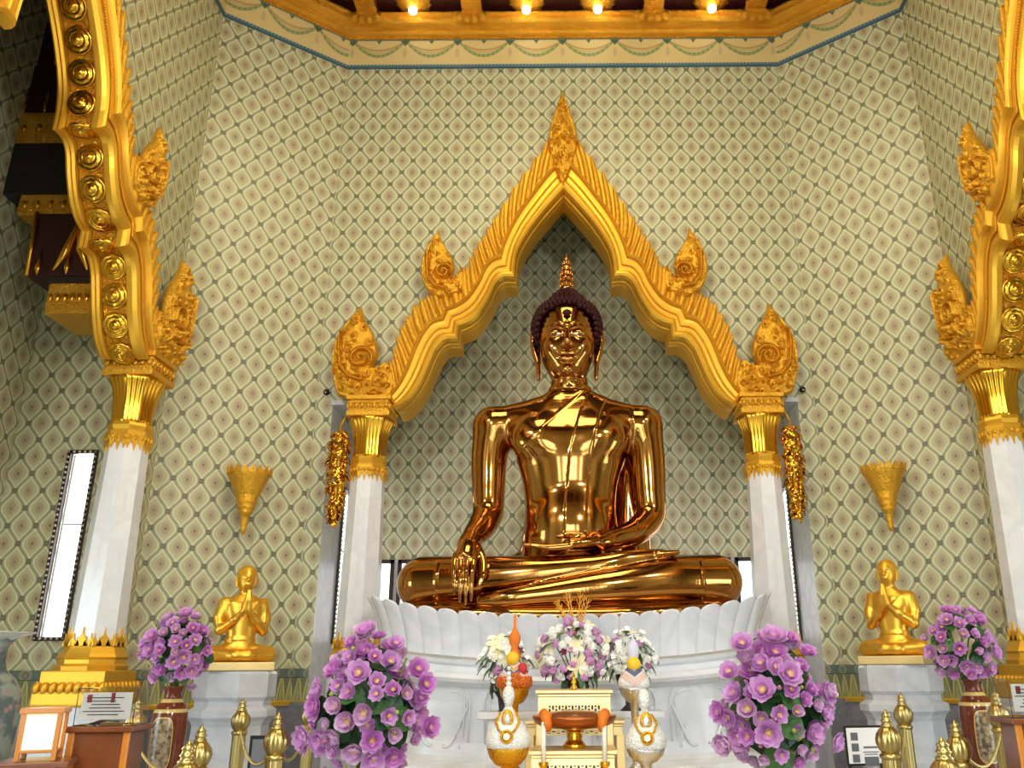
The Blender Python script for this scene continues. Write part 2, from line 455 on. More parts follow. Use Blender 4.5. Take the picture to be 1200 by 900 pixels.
def band_mat():
    m,nt,b=new_mat('leaf_arch_band'); U,V=uvsep(nt)  # V 0..1 over the band
    t=(U/.098).wrap().abs(); W=V/.72
    arch=t-(1.0-W).max(0).pow(.55)*.45
    c=mixc(nt,arch.step(0,.03),srgb(104,112,88),srgb(150,152,104))
    c=mixc(nt,arch.abs().step(.05,.03),c,srgb(196,178,96))
    a2=t-(.72-W).max(0).pow(.55)*.3
    c=mixc(nt,a2.abs().step(.03,.02),c,srgb(112,120,70))
    up=V.gt(.72)
    tt=(U/.2).wrap()*.2; rr=(tt*tt*130+((V-.86)*.36)*((V-.86)*.36)*130*1.0).sqrt()
    c2=mixc(nt,(rr-.55).abs().step(.12,.06),srgb(92,104,96),srgb(128,140,116))
    c2=mixc(nt,rr.step(.25,.05),c2,srgb(150,110,80))
    c=mixc(nt,up,c,c2)
    c=mixc(nt,V.lt(.05),c,srgb(206,176,60))
    c=mixc(nt,(V-.735).abs().lt(.012),c,srgb(60,70,66))
    nt.links.new(c,b.inputs['Base Color']); b.inputs['Roughness'].default_value=.45
    return m
M['band']=band_mat()
LT=dict(ceil=250,bulb=2.5,sky=8.5,sun=0.0,fill_light=150,exp=0.0)
# ------------------------------------------------------------------ room shell
XC=.01           # symmetry axis
YB=9.0; HB=2.8; XS=4.05; YS1=8.05; YS0=-.25; YF=-1.2; YC=5.3
ZF=9.0; ZT=9.75  # frieze bottom, ceiling
ZW0,ZW1=1.28,1.60
AZ=4.45          # flat lintel of the alcoves
AW=2.62          # half width of the alcoves

# arch outline traced from the photo: (inner, outer) pairs on the arch's own plane
AR=[((660,223),(660,150)),((645,240),(638,172)),((630,258),(621,196)),((616,278),(604,218)),((607,296),(589,242)),((603.5,312),(576,262)),((603,327),(568,276)),
    ((590,327),(561,285)),((581,335),(555,296)),((573,352),(549,309)),((562,369),(536,327)),((550,379),(521,337)),((537.5,384),(509,342)),((536.5,399),(499,349)),
    ((522,400),(488,357)),((512,410),(477,373)),((505,425),(468,389)),((496,446),(463,406)),((484,465),(458,425)),((472,476),(450,445)),((463,480),(436,464))]
AY=8.8
def px(u,v,Y=AY):
    x,z=at(u,v,Y); return (x-XC,z)
ARW=[(px(*i),px(*o)) for i,o in AR]
ARW[0]=((0,ARW[0][0][1]),(0,ARW[0][1][1]))
MID=[((a[0]*.5+b[0]*.5),(a[1]*.5+b[1]*.5)) for a,b in ARW]     # wall cut line hidden behind the arch

def wall_mesh(name, poly, T, mat, kind='structure', thick=.12, uoff=0, flip=False, back=None):
    """poly: (u, z) closed; T(u, z, d) -> world; d is depth behind the face"""
    bm=bmesh.new(); uvl=bm.loops.layers.uv.new('UVMap')
    fr=[bm.verts.new(T(u,z,0)) for u,z in poly]; bk=[bm.verts.new(T(u,z,thick)) for u,z in poly]; n=len(poly)
    f=bm.faces.new(fr)
    for l,p in zip(f.loops,poly): l[uvl].uv=(p[0]+uoff,p[1])
    g=bm.faces.new(bk[::-1])
    for l,p in zip(g.loops,poly[::-1]): l[uvl].uv=(p[0]+uoff,p[1])
    for i in range(n):
        j=(i+1)%n; h=bm.faces.new((fr[i],bk[i],bk[j],fr[j]))
        for l,q in zip(h.loops,((poly[i],0),(poly[i],thick),(poly[j],thick),(poly[j],0))): l[uvl].uv=(q[0][0]+uoff+q[1],q[0][1]+q[1])
        h.material_index=1 if back is not None else 0
    bm.normal_update(); bmesh.ops.triangulate(bm,faces=[f,g],ngon_method="EAR_CLIP")
    bmesh.ops.recalc_face_normals(bm,faces=bm.faces)
    me=bpy.data.meshes.new(name); bm.to_mesh(me); bm.free(); me.materials.append(mat)
    if back is not None: me.materials.append(back)
    o=bpy.data.objects.new(name,me); COL.objects.link(o); o['kind']=kind; return o

def arch_wall_poly(half, z1, near=None):
    near=near or half
    """rectangle ±half x 0..z1 with the alcove opening cut out of it"""
    L=[(-near,0),(-AW,0),(-AW,AZ),(MID[-1][0]-.02,AZ)]+[(x,z) for x,z in MID[::-1]]
    Rr=[(-x,z) for x,z in L[::-1]]; Rr[-1]=(half,0)
    return L+Rr[1:]+[(half,z1),(-near,z1)]
# back wall: face toward the camera, u = x
Tback=lambda u,z,d:(XC+u,YB+d,z)
wall_mesh('wall_back',arch_wall_poly(HB,ZT),Tback,M['wallpaper'],back=M['marble_polished'])
# side walls
HS=YS1-YC
wall_mesh('wall_left',arch_wall_poly(HS,ZT,YC-YS0),lambda u,z,d:(XC-XS-d,YC+u,z),M['wallpaper'],uoff=.04)
wall_mesh('wall_right',[(-x,z) for x,z in arch_wall_poly(HS,ZT,YC-YS0)],lambda u,z,d:(XC+XS+d,YC-u,z),M['wallpaper'],uoff=.04)
# diagonal walls
DL=math.hypot(XS-HB,YB-YS1)
def diag(name,s,y0,y1):
    p0=Vector((XC+s*HB,y0,0)); p1=Vector((XC+s*XS,y1,0)); d=(p1-p0).normalized(); nrm=Vector((d.y,-d.x,0))
    if nrm.dot(Vector((XC,5,0))-p0)>0: nrm=-nrm
    T=lambda u,z,t:tuple(p0+d*u+nrm*t+Vector((0,0,z)))
    wall_mesh(name,[(0,0),(DL,0),(DL,ZT),(0,ZT)],T,M['wallpaper'],uoff=.09)
    return p0,d,-nrm
DLt=diag('wall_back_left',-1,YB,YS1); DRt=diag('wall_back_right',1,YB,YS1)
diag('wall_front_left',-1,YF,YS0); diag('wall_front_right',1,YF,YS0)
# front wall with the entrance the photographer stands in
DW,DH=.95,3.5
fr=lambda u,z,d:(XC+u,YF-d,z)
wall_mesh('wall_front_top',[(-HB,DH),(HB,DH),(HB,ZT),(-HB,ZT)],fr,M['wallpaper'])
for s_ in (-1,1):
    wall_mesh('wall_front_pier',[(s_*DW,0),(s_*1.55,0),(s_*1.55,DH),(s_*DW,DH)],fr,M['wallpaper'])
    wall_mesh('wall_front_side',[(s_*2.0,0),(s_*HB,0),(s_*HB,DH),(s_*2.0,DH)],fr,M['wallpaper'])
    wall_mesh('wall_front_sill',[(s_*1.55,0),(s_*2.0,0),(s_*2.0,.9),(s_*1.55,.9)],fr,M['wallpaper'])
# alcoves: a room behind each arch
AD=1.35; AH=8.6
def rect(a,b,c,d): return [(a,c),(b,c),(b,d),(a,d)]
wz0,wz1=1.86,2.86
# back alcove
def niche_end_poly():
    """end wall of the back alcove with two groups of low window openings beside the pedestal"""
    return [(-AW,0),(AW,0),(AW,AH),(-AW,AH)]
nyb=YB+.12+AD
ws=[-2.52,-2.06,-1.60,1.16,1.62,2.08]   # low windows, each .4 wide
poly=[(-AW-.1,0)]+[(AW+.1,0),(AW+.1,AH),(-AW-.1,AH)]
# built as an upper sheet plus piers so that the windows are real openings
def alc_back():
    bm=[]
    T=lambda u,z,d:(XC+u,nyb+d,z)
    wall_mesh('wall_alcove_back',rect(-AW-.1,AW+.1,2.86,AH),T,M['wallpaper'],uoff=0)
    edges=[-AW-.1]+[e for w in ws for e in (w,w+.4)]+[AW+.1]
    mb=MB()
    for i in range(0,len(edges),2):
        a,b=edges[i],edges[i+1]; mb.box(XC+(a+b)/2,nyb+.06,2.36,b-a,.12,1.0)
    mb.box(XC,nyb+.06,.93,2*AW+.2,.12,1.86)
    o=mb.build('wall_alcove_pier',M['marble']); tag(o,kind='structure')
    for k,w in enumerate(ws):
        f=MB()
        for dx in (.015,.385): f.box(XC+w+dx,nyb-.01,2.36,.045,.05,1.0)
        for dz in (1.88,2.84): f.box(XC+w+.2,nyb-.01,dz,.4,.05,.045)
        o=f.build('window_%d'%(k+1),M['dark_brown']); tag(o,kind='structure')
        g=MB(); g.box(XC+w+.2,nyb+.05,2.36,.36,.01,.94); g.build('pane',M['pane'],o)
M['pane']=simple('bright_frosted_pane',(.95,.97,1),.5,emit=(.95,.98,1),estr=1.5)
alc_back()
# side reveals of the back alcove: polished marble below the lintel, with a narrow window each; wallpaper above
def sheet(name,P,T,mat,uoff=0): return wall_mesh(name,P,T,mat,uoff=uoff,thick=.08)
def reveal(name,s,yplane0,depth_dir,wmat):
    pass
for s,nm in ((-1,'left'),(1,'right')):
    T=lambda u,z,d,s=s:(XC+s*(AW+d),YB+u,z)
    a,b=.72,1.12
    z0,z1=1.86,3.62
    sheet('wall_alcove_reveal_'+nm,[(.12,0),(a,0),(a,4.4),(.12,4.4)],T,M['marble_polished'])
    sheet('wall_alcove_reveal_far_'+nm,[(b,0),(AD+.12,0),(AD+.12,4.4),(b,4.4)],T,M['marble_polished'])
    sheet('wall_alcove_reveal_low_'+nm,[(a,0),(b,0),(b,z0),(a,z0)],T,M['marble_polished'])
    sheet('wall_alcove_reveal_top_'+nm,[(a,z1),(b,z1),(b,4.4),(a,4.4)],T,M['marble_polished'])
    sheet('wall_alcove_upper_'+nm,[(0.12,4.4),(AD+.12,4.4),(AD+.12,AH),(.12,AH)],T,M['wallpaper'])
def beaded_window(name,w,h,T,label=None):
    """narrow window with a dark beaded frame; T(a,b,c): across, out of the wall, up"""
    f=MB(); t=.035
    for q in (0,w): f.box(q,0,h/2,t,.05,h+t)
    for q in (0,h): f.box(w/2,0,q,w,.05,t)
    f.xf(T); o=f.build(name,M['dark_brown']); tag(o,kind='structure')
    bd=MB()
    n=int(h/.05)
    for i in range(n+1):
        for q in (0,w): bd.ball((q,-.03,h*i/n),.013,6,4)
    n=int(w/.05)
    for i in range(n+1):
        for q in (0,h): bd.ball((w*i/n,-.03,q),.013,6,4)
    bd.xf(T); bd.build('bead_trim',M['bead'],o)
    mu=MB()
    for q in (.03,w-.03): mu.box(q,.05,h/2,.02,.04,h-.04)
    mu.box(w/2,.05,h*.6,w-.04,.03,.02); mu.box(w/2,.05,h*.3,w-.04,.03,.012)
    mu.xf(T); mu.build('sash',M['white'],o)
    g=MB(); g.box(w/2,.075,h/2,w-.03,.01,h-.03); g.xf(T); g.build('pane',M['pane_bright'],o)
M['bead']=simple('silver_beading',srgb(190,180,170),.4)
M['pane_bright']=simple('daylit_pane',(1,1,1),.5,emit=(1,1,1),estr=6)
def TM(o,ex,ey): 
    ex=Vector(ex);ey=Vector(ey);m=Matrix((ex,ey,Vector((0,0,1)))).transposed().to_4x4(); m.translation=o; return m
beaded_window('window_7',.38,1.74,TM((XC-AW,YB+.73,1.87),(0,1,0),(-1,0,0)))
beaded_window('window_8',.38,1.74,TM((XC+AW,YB+.73,1.87),(0,1,0),(1,0,0)))
# side alcoves
SXO=XS+AD  # outer wall
for s,nm in ((-1,'left'),(1,'right')):
    yw=YC+AW
    # far end wall (faces the camera) with a narrow window
    T=lambda u,z,d,s=s:(XC+s*(XS+u),yw+d,z)
    a,b=.50,.78; z0,z1=1.86,3.62
    sheet('wall_side_alcove_'+nm,[(.12,0),(a,0),(a,AH),(.12,AH)],T,M['wallpaper'],.1)
    sheet('wall_side_alcove_outer_'+nm,[(b,0),(AD+.1,0),(AD+.1,AH),(b,AH)],T,M['wallpaper'],.1)
    sheet('wall_side_alcove_low_'+nm,[(a,0),(b,0),(b,z0),(a,z0)],T,M['wallpaper'],.1)
    sheet('wall_side_alcove_top_'+nm,[(a,z1),(b,z1),(b,AH),(a,AH)],T,M['wallpaper'],.1)
    beaded_window('window_9' if s<0 else 'window_10',.26,1.74,TM((XC+s*(XS+a)+(0 if s>0 else -.27),yw,1.87),(1,0,0),(0,1,0)))
    # near end wall
    sheet('wall_side_alcove_near_'+nm,[(.12,0),(AD+.1,0),(AD+.1,AH),(.12,AH)],lambda u,z,d,s=s:(XC+s*(XS+u),YC-AW-d,z),M['wallpaper'])
    # outer wall with a doorway that lets the daylight in
    sheet('wall_side_outer_'+nm,[(-AW-.1,0),(-1.3,0),(-1.3,2.7),(.2,2.7),(.2,0),(AW+.1,0),(AW+.1,AH),(-AW-.1,AH)],lambda u,z,d,s=s:(XC+s*(SXO+d),YC+u,z),M['wallpaper'],.05)
mb=MB(); mb.box(XC,YB+.14+AD/2,AH+.05,2*AW+.3,AD+.0,.1)
for s in (-1,1): mb.box(XC+s*(XS+.14+AD/2),YC,AH+.05,AD+.0,2*AW+.3,.1)
tag(mb.build('ceiling_alcove',M['dark_brown']),kind='structure')
# marble lining of the alcove opening (lintel pieces beside the capitals)
mb=MB()
for s in (-1,1): mb.box(XC+s*(AW+MID[-1][0]*-1)/2,YB+.2,AZ-.02,AW+MID[-1][0]+.02,.46,.05)
tag(mb.build('trim_lintel',M['marble_grey']),kind='structure')
# floor, ground outside, ceiling
mb=MB(); mb.box(XC,4.0,-.05,2*SXO+1,14.5,.1); tag(mb.build('floor',M['floor']),kind='structure')
mb=MB(); mb.box(0,0,-.35,90,90,.3); tag(mb.build('ground',simple('pale_terrace',srgb(205,203,196),.7)),kind='structure')
OCT=[(HB,YB),(XS,YS1),(XS,YS0),(HB,YF),(-HB,YF),(-XS,YS0),(-XS,YS1),(-HB,YB)]
mb=MB(); mb.prism([(XC+x*1.05,4.0+(y-4.0)*1.04) for x,y in OCT],ZT,ZT+.1,'z'); tag(mb.build('ceiling',M['dark_red']),kind='structure')

# frieze, gold cornice, wall band and dado: swept round the octagon
def sweep_oct(name,prof,mat,closed=True,uv=None,segs=range(8),offs=None):
    """prof: (inward offset, z)"""
    bm=bmesh.new(); uvl=bm.loops.layers.uv.new('UVMap')
    C=Vector((0,4.2))
    def off(k,d):
        p=Vector(OCT[k%8]); a=Vector(OCT[(k-1)%8]); b=Vector(OCT[(k+1)%8])
        def n(p,q):
            e=(q-p).normalized(); m=Vector((-e.y,e.x)); return m if m.dot(C-p)>0 else -m
        n1,n2=n(a,p),n(p,b); bis=(n1+n2)/(1+n1.dot(n2)); return p+bis*d
    L=0
    for k in segs:
        a,b=Vector(OCT[k%8]),Vector(OCT[(k+1)%8]); ln=(b-a).length
        for i in range(len(prof)-1):
            (d0,z0),(d1,z1)=prof[i],prof[i+1]
            q=[(off(k,d0),z0),(off(k+1,d0),z0),(off(k+1,d1),z1),(off(k,d1),z1)]
            f=bm.faces.new([bm.verts.new((XC+p.x,p.y,z)) for p,z in q])
            zz0,zz1=prof[0][1],prof[-1][1]
            vv=lambda z:(z-zz0)/(zz1-zz0) if zz1!=zz0 else 0
            for l,(uu,v) in zip(f.loops,((0,vv(z0)),(ln,vv(z0)),(ln,vv(z1)),(0,vv(z1)))): l[uvl].uv=(uu-ln/2+(.345 if k%8==7 else 0),v)
    bmesh.ops.remove_doubles(bm,verts=bm.verts,dist=1e-5)
    me=bpy.data.meshes.new(name); bm.to_mesh(me); bm.free(); me.materials.append(mat)
    o=bpy.data.objects.new(name,me); COL.objects.link(o); o['kind']='structure'; return o
sweep_oct('trim_1',[(.02,9.0),(.02,9.45)],M['frieze'])
o=sweep_oct('trim_2',[(.0,8.985),(.035,8.985),(.035,9.005),(.02,9.01)],simple('blue_edge',srgb(70,104,122),.5))
CP=[(0,9.43),(.05,9.43),(.05,9.46),(.09,9.465),(.12,9.49),(.10,9.51),(.13,9.53),(.20,9.55),(.235,9.58),(.235,9.61),(.21,9.62),(.21,9.645),(.25,9.655),(.25,9.68),(.18,9.70),(0,9.70)]
sweep_oct('trim_3',CP,M['gold_mosaic'])
BS=[7,0,6]
sweep_oct('trim_4',[(.012,ZW0),(.012,ZW1)],M['band'],segs=[0,6])
sweep_oct('trim_5',[(0,ZW0-.03),(.05,ZW0-.03),(.05,ZW0),(.01,ZW0+.005)],M['gold'],segs=[0,6])
sweep_oct('baseboard_back',[(.03,0),(.03,ZW0-.03),(0,ZW0-.03)],M['marble_dark'],segs=[0,6])
def flat_band(name,P,uv,mat):
    me=bpy.data.meshes.new(name); me.from_pydata(P,[],[(0,1,2,3)]); l=me.uv_layers.new(name='UVMap')
    for i,c in enumerate(uv): l.data[i].uv=c
    me.materials.append(mat); o=bpy.data.objects.new(name,me); COL.objects.link(o); o['kind']='structure'
for s,nm in ((-1,'left'),(1,'right')):
    xa,xb=XC+s*(AW+.005),XC+s*HB
    flat_band('trim_back_band_'+nm,[(xa,YB-.012,ZW0),(xb,YB-.012,ZW0),(xb,YB-.012,ZW1),(xa,YB-.012,ZW1)],((0,0),(.18,0),(.18,1),(0,1)),M['band'])
    flat_band('baseboard_back_'+nm,[(xa,YB-.02,0),(xb,YB-.02,0),(xb,YB-.02,ZW0),(xa,YB-.02,ZW0)],((0,0),(1,0),(1,1),(0,1)),M['marble_dark'])
for s,nm in ((-1,'left'),(1,'right')):
    bm=MB(); yw=YC+AW
    # band on the far end wall of the side alcove
    def strip(z0,z1,d,mat,name,uv01=True):
        me=bpy.data.meshes.new(name); x0,x1=XC+s*XS,XC+s*(SXO-.01); y=yw-d
        me.from_pydata([(x0,y,z0),(x1,y,z0),(x1,y,z1),(x0,y,z1)],[],[(0,1,2,3)])
        uvl=me.uv_layers.new(name='UVMap'); 
        for i,c in enumerate(((0,0),(AD,0),(AD,1),(0,1))): uvl.data[i].uv=c
        me.materials.append(mat); o=bpy.data.objects.new(name,me); COL.objects.link(o); o['kind']='structure'
    strip(ZW0,ZW1,.012,M['band'],'trim_alcove_band_'+nm)
    strip(0,ZW0,.02,M['marble_dark'],'baseboard_alcove_'+nm)

# ceiling beams, corbels and flower lamps
def blossom_corbel():
    mb=MB()
    mb.bbox(0,0,0,.3,.16,.10,.02)
    for k,x in enumerate((-.15,-.05,.05,.15)):
        mb.ball((x,-.05,-.05-.02*(k in (1,2))),.06,8,6,(1,1,1.1))
    for x in (-.2,.2): mb.ball((x,0,.03),.06,8,6)
    return mb
bx_px=[(430,36),(553,36),(766,36),(886,36)]
for i,(u,v) in enumerate(bx_px):
    x,_=at(u,v,8.8)
    t=tag(MB().bbox(x,3.9,ZT-.045,.26,9.9,.11,.02).build('ceiling_beam',M['gold_mosaic']),kind='structure')
    tag(blossom_corbel().xf(Matrix.Translation((x,YB-.24,9.60))).build('ceiling_corbel',M['gold_mosaic']),kind='structure')
for s in (-1,1):     # beams of the diagonal bays
    for k in (.35,.75):
        p=Vector((XC+s*(HB+(XS-HB)*k),YB-(YB-YS1)*k,0))
        o=MB().bbox(0,-.9,ZT-.045,.2,1.8,.11,.02).build('ceiling_beam',M['gold_mosaic']); o.location=(p.x,p.y,0); tag(o,kind='structure')
def flower_lamp(loc,label):
    t=thing('ceiling_lamp',label,'lamp',loc,group='flower lamps set in the ceiling')
    mb=MB()
    mb.lathe([(.0,-.10),(.05,-.10),(.09,-.07),(.14,-.06),(.2,-.02),(.22,0),(.0,0)][1:],32,mod=lambda a,k,r:r*(1+.12*abs(math.sin(a*8))) if k>1 else r)
    mb.build('lamp_rosette',M['gold_mosaic'],t)
    MB().ball((0,0,-.13),.055,14,10).build('bulb',M['bulb'],t)
    return t
for k,(u,txt) in enumerate(((485,'leftmost'),(617,'second from the left'),(700,'third from the left'),(833,'rightmost'))):
    x,_=at(u,5,8.7)
    flower_lamp((x,8.66,ZT-.0),'gold flower ceiling lamp, %s of the four lit ones'%txt)
# ------------------------------------------------------------------ carved relief (2.5D) helper
def poly_sdf(P, X, Z):
    P=np.array(P,float); d=np.full(X.shape,1e9); ins=np.zeros(X.shape,bool); n=len(P)
    for i in range(n):
        a,b=P[i],P[(i+1)%n]; e=b-a
        t=np.clip(((X-a[0])*e[0]+(Z-a[1])*e[1])/(e@e+1e-12),0,1)
        d=np.minimum(d,(X-a[0]-t*e[0])**2+(Z-a[1]-t*e[1])**2)
        c=((a[1]>Z)!=(b[1]>Z))&(X<(b[0]-a[0])*(Z-a[1])/(b[1]-a[1]+1e-12)+a[0]); ins^=c
    return np.where(ins,-1,1)*np.sqrt(d)
def line_dist(P, X, Z):
    P=np.array(P,float); d=np.full(X.shape,1e9)
    for a,b in zip(P[:-1],P[1:]):
        e=b-a; t=np.clip(((X-a[0])*e[0]+(Z-a[1])*e[1])/(e@e+1e-12),0,1)
        d=np.minimum(d,(X-a[0]-t*e[0])**2+(Z-a[1]-t*e[1])**2)
    return np.sqrt(d)
def smooth_poly(P, it=2):
    for _ in range(it):
        Q=[]
        for i in range(len(P)):
            a,b=P[i],P[(i+1)%len(P)]
            Q+=[(a[0]*.75+b[0]*.25,a[1]*.75+b[1]*.25),(a[0]*.25+b[0]*.75,a[1]*.25+b[1]*.75)]
        P=Q
    return P
def carved(name, P, thick, ridges=(), seed=1, h=.012, scroll=.5, mat=None, dome=.6, beads=True):
    """solid plaque in the xz plane, front toward -y, carved relief; ridges: list of (polyline, width, height)"""
    xs=[p[0] for p in P]; zs=[p[1] for p in P]
    lo=(min(xs)-3*h,-thick*2.6,min(zs)-3*h); hi=(max(xs)+3*h,thick*1.2,max(zs)+3*h)
    v=Vol(lo,hi,h); X=v.ax[0][:,None]+0*v.ax[2][None,:]; Z=v.ax[2][None,:]+0*v.ax[0][:,None]
    d=poly_sdf(P,X,Z); ins=np.clip(-d,0,None)
    rnd=random.Random(seed)
    H=thick*(.12+(dome+.43)*np.sqrt(np.clip(ins/(thick*1.6),0,1)))
    # carved scrolls: small whorls scattered over the face
    W=max(xs)-min(xs); Hh=max(zs)-min(zs); sc_=np.zeros(X.shape); n=int(W*Hh/(.055**2)*.42)
    for _ in range(n):
        cx=rnd.uniform(min(xs),max(xs)); cz=rnd.uniform(min(zs),max(zs)); r=rnd.uniform(.028,.055); a0=rnd.uniform(0,6.28)
        dx,dz=X-cx,Z-cz; rr=np.sqrt(dx*dx+dz*dz); m=rr<r*1.3
        if not m.any(): continue
        an=np.arctan2(dz,dx)+a0
        s=np.cos((rr/r)*7+an)*np.clip(1.25-rr/r,0,1)
        sc_=np.where(m,np.maximum(sc_,s),sc_)
    H=H+scroll*thick*.55*sc_*np.clip(ins/.02,0,1)
    if beads:
        H=H+thick*.22*np.exp(-((ins-.02)/.009)**2)
    for pl,w,hh in ridges:
        dd=line_dist(pl,X,Z); near=np.clip((dd/w-1.1)/.4,0,1)
        base=thick*(.55+dome*.8)
        H=H*near+(1-near)*(base-.0); H=H+hh*np.clip(1-(dd/w)**2,0,1)
        H=H-hh*.8*np.exp(-((dd-w*1.5)/(w*.5))**2)
    Y=v.ax[1][None,:,None]
    v.F[:]=np.maximum(np.maximum(d[:,None,:],(-Y-H[:,None,:])*.8),Y-thick*.3).astype(np.float32)
    return v.mesh(name,mat,1)
def spiral(c, r, turns, a0, sgn=1, n=40):
    return [(c[0]+r*(1-i/n*.93)*math.cos(a0+sgn*turns*2*PI*i/n),c[1]+r*(1-i/n*.93)*math.sin(a0+sgn*turns*2*PI*i/n)) for i in range(n+1)]

# ------------------------------------------------------------------ the arch: meshes in local coordinates (x across, y depth, front toward -y, z up), mirrored halves
PROF=[(-.03,.42),(-.03,.26),(-.085,.23),(-.085,.07),(-.06,.03),(-.06,-.01),(-.03,-.02),(-.035,-.06),(-.03,-.10),(.0,-.135),(.05,-.15),(.10,-.145),(.13,-.125),(.15,-.11),(.19,-.105),(.36,-.105),(.42,-.11),(.44,-.15),(.47,-.165),(.50,-.15),(.52,-.10),(.75,-.085),(.97,-.075),(1.0,-.05),(1.0,.10)]
def resample(rows, n):
    """subdivide rows keeping the cusps"""
    out=[]
    for i in range(len(rows)-1):
        for k in range(n):
            t=k/n; out.append(tuple(tuple(rows[i][q][c]*(1-t)+rows[i+1][q][c]*t for c in (0,1)) for q in (0,1)))
    out.append(rows[-1]); return out
def catmull(rows, n, corners):
    """smooth rows between corner indices"""
    out=[]
    for i in range(len(rows)-1):
        p1,p2=rows[i],rows[i+1]; p0=rows[i-1] if i>0 and i not in corners else p1; p3=rows[i+2] if i+2<len(rows) and (i+1) not in corners else p2
        for k in range(n):
            t=k/n; r=[]
            for q in (0,1):
                c=[]
                for a in (0,1):
                    P0,P1,P2,P3=p0[q][a],p1[q][a],p2[q][a],p3[q][a]
                    c.append(.5*((2*P1)+(-P0+P2)*t+(2*P0-5*P1+4*P2-P3)*t*t+(-P0+3*P1-3*P2+P3)*t**3))
                r.append(tuple(c))
            out.append(tuple(r))
    out.append(rows[-1]); return out
ROWS=catmull(ARW,4,{0,5,6,12,13,20})
def P_(row,f): return (row[0][0]*(1-f)+row[1][0]*f,row[0][1]*(1-f)+row[1][1]*f)
def rowat(t):
    t=max(0,min(len(ROWS)-1.001,t)); i=int(t); k=t-i
    return tuple(tuple(ROWS[i][q][c]*(1-k)+ROWS[i+1][q][c]*k for c in (0,1)) for q in (0,1))
def mirrored(fn):
    mb=MB(); 
    for s in (-1,1):
        m=MB(); fn(m); mb._join(m,Matrix.Scale(-1,4,Vector((1,0,0))) if s>0 else None)
    return mb
PROF_S=[(1.0,.28),(.0,.28),(-.04,.27),(-.07,.25),(-.04,.23),(-.07,.21),(-.04,.19),(.03,.18),(.03,.175)]
PROF_S2=[(.03,-.045),(-.03,-.05)]+PROF[7:]
def f_mould(m,PR=None):
    G=[[(lambda q:(q[0],y,q[1]))(P_(r,f)) for f,y in (PR or PROF)] for r in ROWS]
    # keep the half on its own side of the axis
    G=[[(min(p[0],0.0),p[1],p[2]) for p in row] for row in G]
    m.grid(G,smooth=False)
arch_mould=mirrored(f_mould).mesh('arch_moulding',M['gold'])
arch_mould_side=mirrored(lambda m:f_mould(m,PROF_S2)).mesh('arch_moulding',M['gold'])
def f_beads(m):
    for t in np.arange(1,len(ROWS)-2,.34):
        x,z=P_(rowat(t),.28); m.ball((x,-.118,z),.012,6,4)
        
_m=MB(); f_beads(_m); arch_beads=_m.mesh('bead_row',M['gold'])
def f_teeth(m):
    rnd=random.Random(4)
    def tooth(t0,dt,lean):
        n=9; k=7; G=[]
        for i in range(n):
            s=i/(n-1); f=.49+.545*s; tc=t0-lean*s**1.2; w=dt*.50*(1-s**5)**.6*(1 if s<.98 else 0)+.001
            row=[]
            for j in range(k):
                q=-1+2*j/(k-1); x,z=P_(rowat(tc+q*w),f)
                row.append((min(x,0),-.085-.070*(1-q*q)**.7*(1-s*.5)+.08*(abs(q)==1),z))
            G.append(row)
        m.grid(G)
        for i in range(12):
            s=(i+.5)/13; f=.51+.46*s
            for q in (-.45,0,.42):
                x,z=P_(rowat(t0-lean*s**1.3+q*dt*.5*(1-s**2)),f)
                m.ball((min(x,-.01),-.143+.045*s+abs(q)*.04,z),.015*(1-.3*s),6,4,(1,1,1.3))
    for t in np.arange(3.6,26.5,3.1): tooth(t,3.1,3.4)
    for t in np.arange(28.3,47,3.1): tooth(t,3.1,3.1)
    for t in np.arange(51,78,3.0): tooth(t,3.0,3.1)
arch_teeth=mirrored(f_teeth).mesh('leaf_crest',M['gold_carved'])
# soffit panel with round rosettes, seen on the side arches
def f_soffit(m):
    G=[]
    for r in ROWS:
        x,z=P_(r,.03); x2,z2=P_(r,-.13)
        G.append([(min(x,0),-.05,z),(min(x,0),.18,z)])
    m.grid(G,smooth=False)
def f_sofband(m): f_mould(m,PROF_S)
soffit_panel=mirrored(f_soffit).mesh('soffit_panel',M['gold_mosaic'])
soffit_band=mirrored(f_sofband).mesh('soffit_moulding',M['gold'])
ROS=[]
pts=[P_(r,.03) for r in ROWS]; acc=.1
for i in range(len(pts)-1):
    a_,b_=Vector(pts[i]),Vector(pts[i+1]); e=(b_-a_); l=e.length
    while acc<=l:
        c_=a_+e*(acc/l if l else 0); t_=e.normalized(); n_=Vector((-t_.y,t_.x))
        if n_.dot(Vector((0,4.6))-c_)<0: n_=-n_
        Mx=Matrix((Vector((t_.x,0,t_.y)),Vector((0,1,0)),Vector((n_.x,0,n_.y)))).transposed().to_4x4(); Mx.translation=(c_.x,.066,c_.y)
        if c_.x<-.06: ROS.append(Mx)
        acc+=.262
    acc-=l
ros_me=MB().lathe([(.115,0),(.12,.015),(.11,.03),(.095,.02),(.085,.02),(.075,.04),(.06,.035),(.05,.03),(.04,.05),(.02,.06),(.001,.065)],20,mod=lambda a_,kk,r:r*(1+.06*math.cos(a_*10)) if 2<kk<8 else r,cap=False).mesh('rosette',M['gold_shiny'])
def lp(L): return [px(u,v) for u,v in L]
UP=[(514,268),(515.5,275),(518,284),(525,294),(531,304),(533.5,315),(531,325),(527,330),(534,325),(539,318),(541,312),(545,322),(546,334),(540,345),(526,352),(508,349),(497,337),(493,320),(495,304),(501,290),(509,279),(512.5,274)]
LO=[(424,357),(425.5,366),(428,375),(436,388),(442,402),(444,416),(441,428),(437,433),(446,430),(453,424),(460,432),(464,446),(462,460),(456,470),(399,470),(392,452),(389,432),(390,412),(396,395),(407,379),(417,370),(422,364)]
